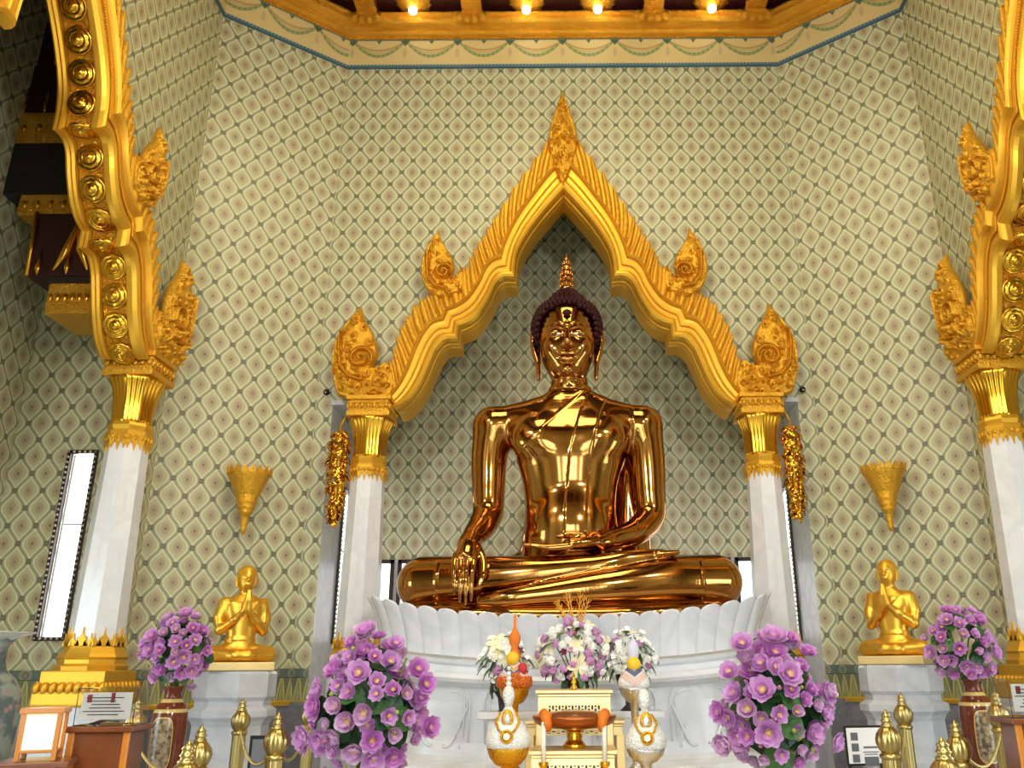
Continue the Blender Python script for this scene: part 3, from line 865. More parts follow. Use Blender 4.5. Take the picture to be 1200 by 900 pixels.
FI=[(659.5,108),(664,121),(669,135),(674,150),(676.5,163),(676,178),(671,196),(664,214),(660,224),(655,214),(648,196),(643,178),(642.5,163),(645,150),(650,135),(655,121)]
def mk_leaf(name,P,sc_c,sr,seed,th=.075):
    W=lp(P); c=px(*sc_c); k=sr*.0095
    rid=[(spiral(c,k*1.15,1.7,-.4,1),.017,.055),
         ([px(sc_c[0]-sr*1.9,sc_c[1]-sr*2.6),px(sc_c[0]-sr*2.0,sc_c[1]-sr*1.0),px(sc_c[0]-sr*1.9,sc_c[1]+sr*.6),px(sc_c[0]-sr*1.1,sc_c[1]+sr*1.7),px(sc_c[0]+sr*.2,sc_c[1]+sr*2.0)],.014,.045)]
    return carved(name,W,th,rid,seed,.010,1.5,M['gold_carved'])
leaf_up=mk_leaf('flame_leaf',smooth_poly(UP,1),(521,323),9.5,3)
leaf_lo=mk_leaf('flame_leaf',smooth_poly(LO,1),(425,424),12.5,5,.085)
fin=carved('apex_finial',[(x,z) for x,z in lp(FI)],.10,[],7,.010,1.6,M['gold_carved'])

def mirror_mesh(me):
    m2=me.copy(); n=len(m2.vertices); a=np.empty(n*3,np.float32); m2.vertices.foreach_get('co',a); a[0::3]*=-1; m2.vertices.foreach_set('co',a)
    m2.flip_normals(); m2.update(); return m2
leaf_up_m,leaf_lo_m=mirror_mesh(leaf_up),mirror_mesh(leaf_lo); arch_beads_m=mirror_mesh(arch_beads)
def make_arch(name,label,loc,rz,side=False,group=None):
    t=thing(name,label,'arch',loc,rz,group)
    mesh_obj('arch_moulding',arch_mould_side if side else arch_mould,None,t); mesh_obj('bead_row',arch_beads,None,t); mesh_obj('bead_row',arch_beads_m,None,t); mesh_obj('leaf_crest',arch_teeth,None,t)
    mesh_obj('apex_finial',fin,None,t,(0,-.09,0))
    for me in (leaf_up,leaf_up_m,leaf_lo,leaf_lo_m): mesh_obj('flame_leaf',me,None,t,(0,-.09,0))
    if side:
        mesh_obj('soffit_panel',soffit_panel,None,t); mesh_obj('soffit_moulding',soffit_band,None,t)
        for Mx in ROS:
            for q in (0,1):
                o=mesh_obj('rosette',ros_me,None,t); o.matrix_local=(Matrix.Scale(-1,4,Vector((1,0,0)))@Mx@Matrix.Scale(-1,4,Vector((1,0,0)))) if q else Mx
    return t
make_arch('ornate_arch','gilded pointed arch with flame leaves framing the large golden statue',(XC,YB-.13,0),0)
make_arch('ornate_arch','gilded arch with rosette soffit cut off by the left edge of the photo',(XC-XS+.09,YC,0),PI/2,True)
make_arch('ornate_arch','gilded arch with rosette soffit cut off by the right edge of the photo',(XC+XS-.09,YC,0),-PI/2,True)

# ------------------------------------------------------------------ columns
def octa(r): return r/math.cos(PI/8)
def make_column(label,loc,rz=0,big=True):
    t=thing('marble_column',label,'column',loc,rz,None); t.scale=(.80,.80,1)
    MB().lathe([(octa(.26),1.3),(octa(.252),1.9),(octa(.222),3.0),(octa(.207),3.62)],8,smooth=False,ph=PI/8).build('shaft',M['marble'],t)
    # capital
    z0=3.49
    mb=MB()
    mb.lathe([(octa(.205),z0+.09),(octa(.225),z0+.11),(octa(.23),z0+.15),(octa(.205),z0+.17),(octa(.215),z0+.19),(octa(.225),z0+.21),(octa(.215),z0+.24),(octa(.20),z0+.25)],8,smooth=False,ph=PI/8)
    cap=mb.build('capital',M['gold'],t)
    # fringe of hanging leaves
    fr=MB()
    for k in range(8):
        a=PI/8*2*k
        for q in (-.36,0,.36):
            fr.ball((.222*math.cos(a)-q*.19*math.sin(a),.222*math.sin(a)+q*.19*math.cos(a),z0+.10),.026,8,6)
            for w,hh in ((.062,.13),):
                aa=a; r=.212; tx=math.cos(aa+PI/2); ty=math.sin(aa+PI/2); cx=r*math.cos(aa)+q*.19*tx*1.0; cy=r*math.sin(aa)+q*.19*ty
                pts=[(-w/2,.16),(-w/2,.05),(-w*.28,.035),(0,-.03 if q==0 else -.01),(w*.28,.035),(w/2,.05),(w/2,.16)]
                k2=MB(); k2.prism([(p,z+z0) for p,z in pts],-.014,.02); Mx=Matrix.Translation((cx,cy,0))@Matrix.Rotation(aa-PI/2+PI,4,'Z'); fr._join(k2,Mx)
    fr.build('leaf_fringe',M['gold_carved'],cap)
    def flute(a,k,r):
        o=PI/8; b=((a+o*0)%(PI/4))-PI/8; rr=r/math.cos(b)
        return rr*(1+.035*abs(math.sin(a*16)))
    bell=MB().lathe([(.20,z0+.24),(.205,z0+.27),(.205,z0+.36),(.215,z0+.46),(.24,z0+.56),(.275,z0+.63),(.29,z0+.655),(.275,z0+.675)],128,mod=flute)
    bell.build('lotus_bell',M['gold_shiny'],cap)
    ab=MB(); ab.bbox(0,0,z0+.70,.58,.58,.06,.012); ab.bbox(0,0,z0+.79,.53,.53,.13,.01); ab.bbox(0,0,z0+.875,.60,.60,.05,.012)
    for a in range(4):
        for q in range(7):
            x=-.24+.08*q; R4=Matrix.Rotation(a*PI/2,4,'Z'); p=R4@Vector((x,-.275,z0+.79)); ab.ball(p,.032,8,6)
            p=R4@Vector((x+.04,-.27,z0+.82)); ab.ball(p,.016,6,4); p=R4@Vector((x+.04,-.27,z0+.76)); ab.ball(p,.016,6,4)
    ab.build('abacus',M['gold_carved'],cap)
    # base
    b=MB(); z=1.80
    b.lathe([(octa(.32),z-.21),(octa(.33),z-.17),(octa(.30),z-.15),(octa(.30),z-.12),(octa(.315),z-.10),(octa(.29),z-.07),(octa(.27),z-.03),(octa(.26),z)],8,smooth=False,ph=PI/8)
    if big: b.bbox(0,0,z-.29,.66,.66,.17,.01); b.bbox(0,0,z-.42,.74,.74,.12,.02)
    for a in range(4 if big else 0):
        for q in range(9):
            x=-.33+.0825*q; R4=Matrix.Rotation(a*PI/2,4,'Z'); b.ball(R4@Vector((x,-.35,z-.34)),.042,8,6,(1,1,1.2))
    bo=b.build('base',M['gold'],t)
    cr=MB()
    for k in range(8):
        a=PI/4*k; tx,ty=math.cos(a+PI/2),math.sin(a+PI/2)
        for q,w,hh in ((-.092,.08,.10),(0,.11,.15),(.092,.08,.10),(-.045,.05,.07),(.045,.05,.07)):
            cx,cy=.262*math.cos(a)+q*tx,.262*math.sin(a)+q*ty
            k2=MB(); k2.prism([(-w/2,0),(w/2,0),(w*.42,hh*.3),(w*.3,hh*.45),(w*.08,hh*.6),(0,hh),(-w*.08,hh*.6),(-w*.3,hh*.45),(-w*.42,hh*.3)],-.012,.014)
            Mx=Matrix.Translation((cx,cy,z-.01))@Matrix.Rotation(a+PI/2,4,'Z'); cr._join(k2,Mx)
    cr.build('leaf_crown',M['gold'],bo)
    (MB().bbox(0,0,.66,.80,.80,1.32,.02) if big else MB().bbox(0,0,.8,.56,.52,1.6,.02)).build('plinth',M['marble_grey'],t)
    return t
c1=make_column('white marble column with gilded capital just left of the large golden statue',(XC-2.115,YB-.2,0),0,False)
dup(c1,(XC+2.115,YB-.2,0),0,'white marble column with gilded capital just right of the large golden statue')
c2=make_column('tall white marble column with sunlit gold base near the left edge of the photo',(XC-XS+.04,YC+2.13,0))
dup(c2,(XC+XS-.04,YC+2.13,0),0,'tall white marble column at the right edge of the photo')
# ------------------------------------------------------------------ the large seated golden statue
BX,BY,BZ=.035,8.25,2.10
def lerp_tab(tab, z):
    zs=[t[0] for t in tab]; return [np.interp(z,zs,[t[i] for t in tab]).astype(np.float32) for i in range(1,len(tab[0]))]
def build_statue_body():
    v=Vol((-1.72,-.95,-.04),(1.76,.62,2.42),.0098)
    # torso: elliptical slices
    tab=[(-.05,.62,.40,.10),(.25,.60,.42,.06),(.5,.53,.37,.04),(.75,.465,.32,.02),(1.0,.44,.295,.01),(1.25,.47,.31,.0),(1.5,.545,.345,.0),(1.7,.63,.35,.01),(1.85,.69,.32,.03),(1.97,.66,.27,.04),(2.05,.50,.235,.05),(2.12,.32,.20,.05),(2.2,.21,.18,.03),(2.45,.17,.17,.02)]
    # smooth the table
    zz=np.linspace(-.05,2.45,60); cols=[]
    for c in (1,2,3):
        w=np.interp(zz,[t[0] for t in tab],[t[c] for t in tab])
        for _ in range(3): w=np.convolve(np.pad(w,1,mode='edge'),[.25,.5,.25],'valid')
        cols.append(w)
    def torso(x,y,z):
        zc=z.ravel(); A=np.interp(zc,zz,cols[0])[None,None,:]; B=np.interp(zc,zz,cols[1])[None,None,:]; Y0=np.interp(zc,zz,cols[2])[None,None,:]
        X=np.abs(x-.02)/A; Yy=np.abs(y-Y0)/B
        r=(X**2.35+Yy**2.2)**(1/2.28)
        return (r-1)*np.minimum(A,B)*.95
    v.add((torso,((-.8,-.5,-.05),(.8,.6,2.42))),.02)
    for s in (-1,1):
        v.add(ell((s*.29,-.18,1.66),(.27,.165,.21)),.09)      # chest
        v.add(rc((s*.36,.06,1.98),(s*.77,.04,1.84),.14,.19),.13) # shoulder line
    v.add(ell((.02,-.20,.82),(.30,.15,.28)),.12)              # belly
    v.sub(ell((.02,-.345,.80),(.022,.03,.03)),.02)            # navel
    # lap
    v.add(ell((0,-.06,.16),(1.15,.50,.24)),.06)
    for s in (-1,1): v.add(rc((s*.35,.10,.27),(s*1.36,-.10,.26),.27,.25,(1,1,1)),.08)
    # lower leg: goes from the viewer's right knee down to the left
    v.add(limb([(1.38,-.16,.25),(.9,-.36,.235),(.35,-.50,.18),(-.25,-.58,.115),(-.55,-.60,.08),(-.78,-.58,.06)],[.255,.225,.17,.105,.085,.055]),.025)
    # upper leg: from the viewer's left knee across, foot resting on the other thigh
    v.add(limb([(-1.37,-.16,.25),(-.85,-.32,.27),(-.3,-.42,.31),(.22,-.46,.365),(.52,-.45,.42),(.86,-.40,.465)],[.255,.215,.165,.115,.095,.065]),.02)
    for i in range(5): v.add(rc((.82,-.47+.045*i,.475),(1.0-.015*i,-.47+.045*i,.49),.032,.022),.012)
    # viewer-left arm hanging over the leg
    v.add(limb([(-.765,.03,1.84),(-.80,.05,1.5),(-.80,.04,1.18),(-.80,.0,.95),(-.845,-.16,.78),(-.905,-.34,.655),(-.93,-.45,.57)],[.20,.182,.165,.152,.135,.105,.085]),.06)
    v.add(limb([(-.925,-.42,.60),(-.93,-.50,.54),(-.935,-.575,.46)],[.085,.083,.07],(1.2,1,1)),.03)
    v.add(rc((-.975,-.50,.52),(-.995,-.595,.425),.06,.045),.03); v.add(rc((-.885,-.50,.52),(-.88,-.60,.425),.06,.045),.03)
    for x,tz,x2 in ((-1.030,.115,-1.016),(-.974,.05,-.964),(-.917,.03,-.914),(-.862,.06,-.866)):
        v.add(limb([(x,-.585,.46),(x+.003,-.655,.34),(x2,-.685,.20),(x2,-.67,tz)],[.030,.0255,.0235,.016]),.002)
    v.add(limb([(-.85,-.47,.54),(-.785,-.54,.42),(-.770,-.62,.29),(-.80,-.66,.19)],[.05,.04,.033,.02]),.02)  # thumb
    # viewer-right arm, hand resting in the lap
    v.add(limb([(.765,.03,1.84),(.80,.05,1.5),(.81,.04,1.15),(.80,.0,.90),(.64,-.17,.72),(.45,-.32,.64),(.30,-.42,.595)],[.20,.182,.165,.15,.125,.10,.085]),.055)
    v.add(limb([(.33,-.40,.595),(.18,-.46,.58),(.03,-.50,.565)],[.085,.092,.09],(1.1,1.2,.62)),.03)
    for i in range(4):
        y0=-.42-.052*i; L=(-.40,-.44,-.43,-.37)[i]
        v.add(limb([(.02,y0,.565-.008*i),(-.18,y0-.01,.55-.008*i),(L+.02,y0-.005,.58-.01*i)],[.033,.028,.018]),.003)
    v.add(limb([(.16,-.44,.62),(.03,-.42,.655),(-.10,-.42,.652)],[.042,.034,.022]),.02)
    # robe hanging between the arm and the side
    v.add(rc((.62,.30,.35),(.66,.28,1.75),.22,.18),.04)
    # long shawl strip from the viewer-right shoulder, and the edge of the robe
    def shawl(x,y,z):
        xs=np.interp(z.ravel(),[.62,1.0,1.5,1.9,2.2],[.05,.07,.12,.22,.34])[None,None,:]
        w=np.clip((.105-np.abs(x-xs))/.008,0,1)*(z>.66)*(y<.05)
        return -w*.009
    v.mod(shawl,((-.3,-.7,.6),(.6,.1,2.3)))
    def robe(x,y,z):
        zl=1.42+(x+.55)*1.05
        e=np.clip((zl-z)/.008,0,1)*np.clip((z-.66)/.05,0,1)*(x>-.58)*(x<.66)
        ed=np.exp(-((z-zl)/.016)**2)*(x>-.58)*(x<.5)
        return -(e*.004+ed*.007)
    v.mod(robe,((-.7,-.7,.6),(.75,.1,2.3)))
    for z,r in ((2.27,.0),(2.20,.0)):      # neck creases
        v.mod(lambda x,y,z_,z0=z: .012*np.exp(-((z_-z0)/.014)**2)*(np.abs(x)<.26)*(np.abs(y)<.3),((-.26,-.3,z-.06),(.26,.3,z+.06)))
    # trouser hem line near the knees
    for s in (-1,1):
        v.mod(lambda x,y,z,s=s: -.006*np.exp(-((x-s*1.22)/.011)**2)*(z<.52),((s*1.2-.06,-.6,0),(s*1.2+.06,.3,.55)))
    return v.mesh('statue_body',M['buddha_gold'],5)
def build_statue_head():
    v=Vol((-.42,-.52,2.18),(.46,.46,3.36),.0085)
    v.add(rc((.02,.01,2.1),(.015,.0,2.50),.19,.165),.02)
    v.add(ell((0,.05,2.90),(.315,.345,.36)),.05)
    v.add(ell((0,-.04,2.67),(.285,.29,.36)),.08)
    v.add(ell((0,-.12,2.47),(.205,.195,.185)),.08)
    for s in (-1,1):
        v.add(ell((s*.135,-.235,2.60),(.11,.09,.12)),.07)     # cheeks
        v.sub(ell((s*.120,-.370,2.762),(.092,.065,.048)),.03)   # sockets
        v.add(ell((s*.122,-.284,2.735),(.080,.060,.046)),.012)   # lids
        pts=[(s*(.03+.175*t),-.352+.10*t*t+.02*t,2.80+.055*math.sin(PI*min(1,t*1.1)*.8)) for t in np.linspace(0,1,9)]
        v.chain(pts,[.016]*4+[.014,.012,.011,.010,.008],.02)  # brow
        v.chain([(s*.018,-.345,2.815),(s*.014,-.37,2.79)],[.02,.02],.02)
        pts=[(s*(.045+.15*t),-.335+.085*t*t,2.718+.012*math.sin(PI*t)-.012*t) for t in np.linspace(0,1,7)]
        v.chain([(p[0],p[1],p[2]-.004) for p in pts],[.008]*7,.008)
        v.add(ell((s*.038,-.375,2.585),(.03,.035,.026)),.012)  # nostril wing
        v.add(ell((s*.042,-.350,2.490),(.060,.040,.024)),.008)
        v.add(ell((s*.030,-.345,2.436),(.055,.040,.027)),.008)
        v.sub(rc((s*.10,-.30,2.478),(s*.02,-.372,2.464),.004,.008),.012)
        # ear
        v.add(limb([(s*.30,.03,2.92),(s*.352,.05,2.90),(s*.365,.09,2.80),(s*.345,.07,2.66),(s*.315,.04,2.54),(s*.305,.03,2.44),(s*.300,.02,2.35)],[.02,.036,.038,.036,.034,.031,.024],(.8,1,1)),.012)
        v.add(limb([(s*.32,.09,2.84),(s*.33,.10,2.70),(s*.305,.09,2.56)],[.035,.04,.03]),.02)
        v.add(limb([(s*.305,.075,2.52),(s*.302,.075,2.42),(s*.302,.03,2.35)],[.022,.018,.016],(.8,1,1)),.01)
    v.add(limb([(0,-.335,2.86),(0,-.362,2.78),(0,-.405,2.68),(0,-.448,2.59)],[.020,.024,.028,.036]),.012)   # nose
    v.add(ell((0,-.347,2.43),(.045,.034,.025)),.012)
    v.add(ell((0,-.285,2.345),(.07,.05,.05)),.04)            # chin
    v.mod(lambda x,y,z_: .010*np.exp(-((z_-2.30)/.012)**2)*(np.sqrt(x*x+(y+.0)**2)<.21),((-.26,-.22,2.26),(.26,.3,2.34)))
    return v.mesh('statue_head',M['buddha_gold'],2)
def build_hair():
    v=Vol((-.44,-.46,2.55),(.44,.50,3.52),.0125)
    v.add(ell((0,.06,2.93),(.355,.375,.345)),.02)
    v.add(rc((0,.07,3.08),(0,.07,3.39),.215,.02),.06)
    # cut away the face: everything in front and below the hairline
    def cut(x,y,z):
        hl=3.09-.0*x-2.4*np.clip(np.abs(x)-.0,0,1)**2.6*1.6     # hairline height as seen from the front
        hl=np.where(np.abs(x)>.285,2.55,hl)
        inside=np.minimum(hl-z, (-.02-y))
        return -inside
    F=cut(v.ax[0][:,None,None],v.ax[1][None,:,None],v.ax[2][None,None,:])
    v.F=np.maximum(v.F,-F).astype(np.float32)
    F2=(2.62+.3*np.clip(-v.ax[1],-.3,.1)[None,:,None])-v.ax[2][None,None,:]+0*v.ax[0][:,None,None]
    v.F=np.maximum(v.F,F2).astype(np.float32)
    base=v.mesh('statue_hair',M['dark_hair'],1)
    return base
def hair_curls():
    mb=MB(); rnd=random.Random(3)
    # rows of snail-shell curls over the cap
    def put(c,r,ax): 
        mb.ball(c,r,7,5)
        n=Vector(ax).normalized(); mb.ball(Vector(c)+n*r*.75,r*.5,6,4)
    for k in range(17):
        b=-.95+ (PI/2+.95)*k/17; rr=math.cos(b); n=max(1,int(2*PI*.37*rr/.052))
        for i in range(n):
            a=2*PI*(i+.5*(k%2))/n; x,y,z=.36*rr*math.cos(a),.06+.38*rr*math.sin(a),2.93+.35*math.sin(b)
            if z>3.165: continue
            hl=3.09-3.84*abs(x)**2.6
            if y<-.02 and (z<hl-.01) : 
                if abs(x)<.30: continue
            if z<2.68: continue
            put((x,y,z),.028,(x,y-.06,z-2.94))
    for k in range(8):
        z=3.175+.029*k; R_=float(np.interp(z,[3.15,3.20,3.25,3.30,3.35,3.40],[.265,.225,.185,.145,.095,.035])); n=max(1,int(2*PI*R_/.05))
        for i in range(n):
            a=2*PI*(i+.5*(k%2))/n; put((R_*math.cos(a),.07+R_*math.sin(a),z),.027,(math.cos(a),math.sin(a),.4))
    return mb
def flame_finial(h=.46,r=.052):
    mb=MB()
    mb.lathe([(r*.9,0),(r*1.15,.015),(r*1.1,.04),(r*1.12,h*.18),(r*1.15,h*.3),(r*.95,h*.45),(r*.6,h*.66),(r*.28,h*.84),(.004,h)],32,mod=lambda a,k,q:q*(1+.10*math.cos(a*6+k*1.1)))
    for k in range(5):
        n=8; z=.03+h*.15*k; R_=r*(1.12-.2*k*(k>1)*.9)
        R_=r*[1.15,1.2,1.12,.85,.6][k]
        for i in range(n):
            a=2*PI*(i+.5*(k%2))/n; c=(R_*math.cos(a),R_*math.sin(a),z)
            mb.tube([c,(c[0]*1.12,c[1]*1.12,z+.03),(c[0]*.98,c[1]*.98,z+.065)],[.018,.015,.003],6)
    return mb
bud=thing('seated_golden_statue','huge polished golden seated statue with dark curled hair under the pointed arch','statue',(BX,BY,BZ))
mesh_obj('body',build_statue_body(),None,bud)
hd=mesh_obj('head',build_statue_head(),None,bud)
hr=mesh_obj('hair',build_hair(),None,bud); tag(hr,'dark red brown curled hair')
hair_curls().build('curls',M['dark_hair'],hr)
flame_finial().build('flame_finial',M['buddha_gold'],bud,(0.0,.07,3.385))
for s in (-1,1):
    e=MB()
    pts=[(s*(.048+.145*t),-.352+.085*t*t,2.712+.009*math.sin(PI*t)-.012*t) for t in np.linspace(0,1,9)]
    G=[]
    for i,p in enumerate(pts):
        w=.013*math.sin(PI*i/8)**.7; G.append([(p[0],p[1]+.004,p[2]-w),(p[0],p[1]-.006,p[2]),(p[0],p[1]+.004,p[2]+w*.6)])
    e.grid(G); o=e.build('eye',M['eye_white'] if 'eye_white' in M else simple('pearl_eye',(.8,.78,.72),.25),bud)
    MB().ball((s*.118,-.343,2.712),.015,8,6,(1,.6,.8)).build('pupil',M['black'],o)
u=MB(); 
u.tube([(0.0+ .022*math.cos(a)*(1-a/14),-.352,2.955+.022*math.sin(a)*(1-a/14)) for a in np.linspace(0,12,40)],.010,6)
u.ball((0,-.325,2.955),.048,14,8,(1,.5,.8)); u.build('forehead_mark',M['dark_hair'],bud)
# lotus seat of the statue: follows the sagging line of the pedestal
def sag(x,k): return k*abs(x/1.8)**2.4
mb=MB(); prof=[(1.50,.62,-.17),(1.56,.66,-.12),(1.60,.69,-.07),(1.55,.66,-.03),(1.52,.63,.0),(1.45,.56,.03)]
def se(a,A,B,p=2.6):
    c,s=math.cos(a),math.sin(a); return (A*math.copysign(abs(c)**(2/p),c),B*math.copysign(abs(s)**(2/p),s))
G=[]
for A,B,z in prof:
    row=[]
    for i in range(160):
        a=2*PI*i/160; x,y=se(a,A,B); w=1+.012*abs(math.sin(a*30)) if z<-.02 else 1
        row.append((x*w,y*w-.02,z+sag(x,.13)))
    G.append(row)
mb.grid([list(r) for r in G],close_v=True)
n0=len(mb.v); mb.add([G[-1][i] for i in range(160)],[tuple(range(160))],False)
mb.build('lotus_seat',M['buddha_gold'],bud)

# ------------------------------------------------------------------ white marble pedestal with lotus petals
PX,PY=.03,8.15
ped=thing('lotus_pedestal','white marble lotus pedestal with upturned ends under the large statue','pedestal',(PX,PY,0))
def ped_ring(A,B,z,sg,n=240,mod=None):
    row=[]
    for i in range(n):
        a=2*PI*i/n; x,y=se(a,A,B,3.4); m=mod(a) if mod else 0
        x2,y2=se(a,A+m,B+m,3.4); row.append((x2,y2,z+sag(x2,sg)))
    return row
def ped_part(name,prof,mat,n=240,cap=True,smooth=True):
    mb=MB(); G=[ped_ring(A,B,z,sg,n) for A,B,z,sg in prof]; mb.grid(G,close_v=True,smooth=smooth)
    if cap:
        mb.add(G[-1],[tuple(range(n))],False); mb.add(G[0],[tuple(range(n-1,-1,-1))],False)
    return mb.build(name,mat,ped)
ped_part('core',[(1.58,.80,1.50,.13),(1.62,.83,1.72,.13),(1.64,.86,1.92,.13)],M['marble'])
ped_part('upper_moulding',[(1.58,.82,1.44,.13),(1.66,.88,1.46,.13),(1.68,.90,1.49,.13),(1.66,.88,1.52,.14),(1.60,.84,1.54,.14),(1.60,.84,1.58,.14),(1.64,.87,1.60,.15),(1.65,.88,1.63,.15),(1.61,.85,1.655,.15)],M['marble'],smooth=False)
# petals: perimeter walked by arc length
def perim(A,B,n=2000):
    P=[se(2*PI*i/n,A,B,3.4) for i in range(n)]; L=[0]
    for i in range(n): 
        q=P[(i+1)%n]; L.append(L[-1]+math.hypot(q[0]-P[i][0],q[1]-P[i][1]))
    return P,L
P0,L0=perim(1.66,.88); N=54; tot=L0[-1]
def onp(s):
    s%=tot; i=int(np.searchsorted(L0,s))-1; i=max(0,min(i,len(P0)-1)); p=P0[i]; q=P0[(i+1)%len(P0)]; e=Vector((q[0]-p[0],q[1]-p[1])).normalized(); return p,Vector((e.y,-e.x)),e
pet=MB()
for k in range(N):
    s0=(k+.5)*tot/N; w=tot/N*.5
    G=[]
    for i in range(15):
        t=[0,.04,.1,.2,.35,.5,.65,.78,.86,.90,.935,.96,.98,.993,1][i]; row=[]
        wt=w*(1.04 if t<.86 else 1.04*math.sqrt(max(0,1-((t-.86)/.14)**2.2)))
        for j in range(9):
            q=-1+j/4; p,nr,e=onp(s0+q*wt)
            out=.015+.16*t**1.6+.030*math.sqrt(max(0,1-q*q*.98))*(1-.2*t)
            z=1.655+.355*t
            x,y=p[0]+nr.x*out,p[1]+nr.y*out
            row.append((x,y,z+sag(x,.15+.06*t)))
        G.append(row)
    pet.grid(G)
    # rear face gives the petal thickness
    G2=[[(x-0*.0,y+(.03 if y<0 else -.03),z-.004) for x,y,z in r] for r in G[6:]]
    pet.grid(G2,flip=True)
pet.build('petal_band',M['marble'],ped)
# waist with carved scroll panels
ped_part('waist',[(1.62,.84,.86,.05),(1.52,.76,.90,.06),(1.49,.74,1.0,.08),(1.49,.74,1.30,.11),(1.52,.76,1.42,.12),(1.60,.84,1.45,.13)],M['marble'],smooth=False)
def wpt(x,z,o=.0):
    # point on the front face of the waist
    c=min(.999,abs(x)/1.50)**1.7; y=-.745*(1-c**2)**(1/3.4*1.0) if c<1 else 0
    return (x,y-.012-o,z+sag(x,.1))
for s in (-1,1):
    sc2=MB()
    for off in (.32,.98):
        cx=s*(off+.12)
        for dd in (.0,.035):
            pts=[wpt(cx+xx*(1-dd),zz-dd*.0) for xx,zz in [(-.26+dd,1.0+dd),(-.27+dd,1.33),(-.24+dd,1.40-dd),(-.17,1.42-dd),(.17,1.42-dd),(.24-dd,1.40-dd),(.27-dd,1.33),(.26-dd,1.0+dd)]]
            sc2.tube(pts,.009,6)
        for m in (-1,1):
            pts=[wpt(cx+m*(.25-.20*t),.97+.30*(1-t)**2+.02*math.sin(t*6)) for t in np.linspace(0,1,14)]; sc2.tube(pts,.012,6)
            pts=[wpt(cx+m*(.19-.06*t**2),.95+.20*t) for t in np.linspace(0,1,8)]; sc2.tube(pts,.008,6)
    sc2.build('carved_panel',M['marble'],ped)
ped_part('lower_moulding',[(1.82,1.06,.55,.0),(1.82,1.06,.68,.02),(1.82,1.02,.72,.02),(1.74,.95,.76,.03),(1.76,.97,.80,.03),(1.74,.95,.84,.04),(1.62,.84,.87,.05)],M['marble'],smooth=False)
ped_part('foot',[(1.86,1.14,0,.0),(1.86,1.14,.50,.0),(1.8,1.08,.55,.0)],M['marble'],smooth=False)
# ------------------------------------------------------------------ disciple statues
def disciple_mesh():
    v=Vol((-.36,-.34,-.02),(.36,.26,.86),.0075)
    tab=[(0,.15,.12),(.12,.135,.10),(.22,.115,.085),(.32,.125,.09),(.42,.155,.095),(.50,.165,.085),(.55,.12,.065),(.58,.06,.055),(.64,.045,.045)]
    zz=[t[0] for t in tab]
    def torso(x,y,z):
        A=np.interp(z.ravel(),zz,[t[1] for t in tab])[None,None,:]; B=np.interp(z.ravel(),zz,[t[2] for t in tab])[None,None,:]
        return (((np.abs(x)/A)**2.3+(np.abs(y)/B)**2.2)**(1/2.25)-1)*np.minimum(A,B)
    v.add((torso,((-.2,-.13,-.02),(.2,.13,.66))),.01)
    v.add(ell((0,-.06,.05),(.20,.14,.055)),.03)
    for s in (-1,1):
        v.chain([(s*.09,.0,.075),(s*.235,-.06,.065)],[.085,.07],.03)
        v.chain([(s*.235,-.07,.06),(s*.05,-.19,.055),(-s*.08,-.2,.05)],[.065,.045,.03],.02)
        v.chain([(s*.165,.01,.50),(s*.195,.0,.38),(s*.185,-.03,.27)],[.052,.045,.038],.03)
        v.chain([(s*.185,-.03,.265),(s*.09,-.14,.35),(s*.02,-.19,.43)],[.038,.03,.022],.02)
        v.chain([(s*.016,-.190,.43),(s*.013,-.205,.51),(s*.008,-.205,.60)],[.027,.023,.009],.006)
    v.add(ell((0,.0,.715),(.082,.092,.105)),.02); v.add(ell((0,-.025,.675),(.062,.07,.08)),.03)
    v.chain([(0,-.085,.725),(0,-.105,.695)],[.010,.014],.01)
    v.add(ell((0,-.088,.660),(.03,.014,.010)),.008)
    for s in (-1,1):
        v.sub(ell((s*.032,-.094,.72),(.022,.014,.012)),.012)
        v.chain([(s*.083,.0,.74),(s*.088,.005,.70),(s*.078,.0,.64)],[.012,.013,.010],.01)
        v.chain([(s*.01,-.09,.74),(s*.06,-.075,.748)],[.006,.005],.01)
    v.mod(lambda x,y,z:-.006*(((z-.50)-(x+.0)*1.1*1.0+.10)<0)*1.0,((-.17,-.14,.2),(.17,.14,.5)))
    return v.mesh('disciple_body',M['gold_satin'],2)
dis=disciple_mesh()
def disciple_hair():
    mb=MB(); mb.ball((0,.012,.742),.092,20,12,(1,1,1.0)); return mb
def marble_stand():
    mb=MB()
    prof=[(.42,0),(.42,.55),(.40,.60),(.36,.64),(.36,.70),(.39,.74),(.39,.80),(.34,.84),(.32,.90),(.31,1.10),(.33,1.14),(.36,1.17),(.36,1.22),(.31,1.25),(.31,1.29),(.34,1.32),(.34,1.50),(.325,1.52)]
    mb.lathe([(r*1.02,z) for r,z in prof],8,smooth=False,ph=PI/8,sq=(1,.85)); return mb
def make_disciple(x,Y,rz,lab,lab2,top):
    p=tag(marble_stand().build('statue_pedestal',M['marble_grey']),lab2,'pedestal'); p.location=(x,Y,0); p.scale=(1,1,(top-.075)/1.52)
    t=thing('praying_statue',lab,'statue',(x,Y,top-.07),rz)
    MB().bbox(0,-.04,.035,.54,.42,.07,.008).build('plinth',M['pale_gold'],t)
    mesh_obj('body',dis,None,t,(0,0,.07)); disciple_hair().build('hair_cap',M['gold'],t,(0,0,.07)); return t
make_disciple(-2.87,7.7,.5,'small gilded seated statue with joined hands left of the large statue','grey marble pedestal under the left praying statue',1.585+.07)
make_disciple(2.90,7.7,-.62,'small gilded seated statue with joined hands right of the large statue','grey marble pedestal under the right praying statue',1.60+.07)
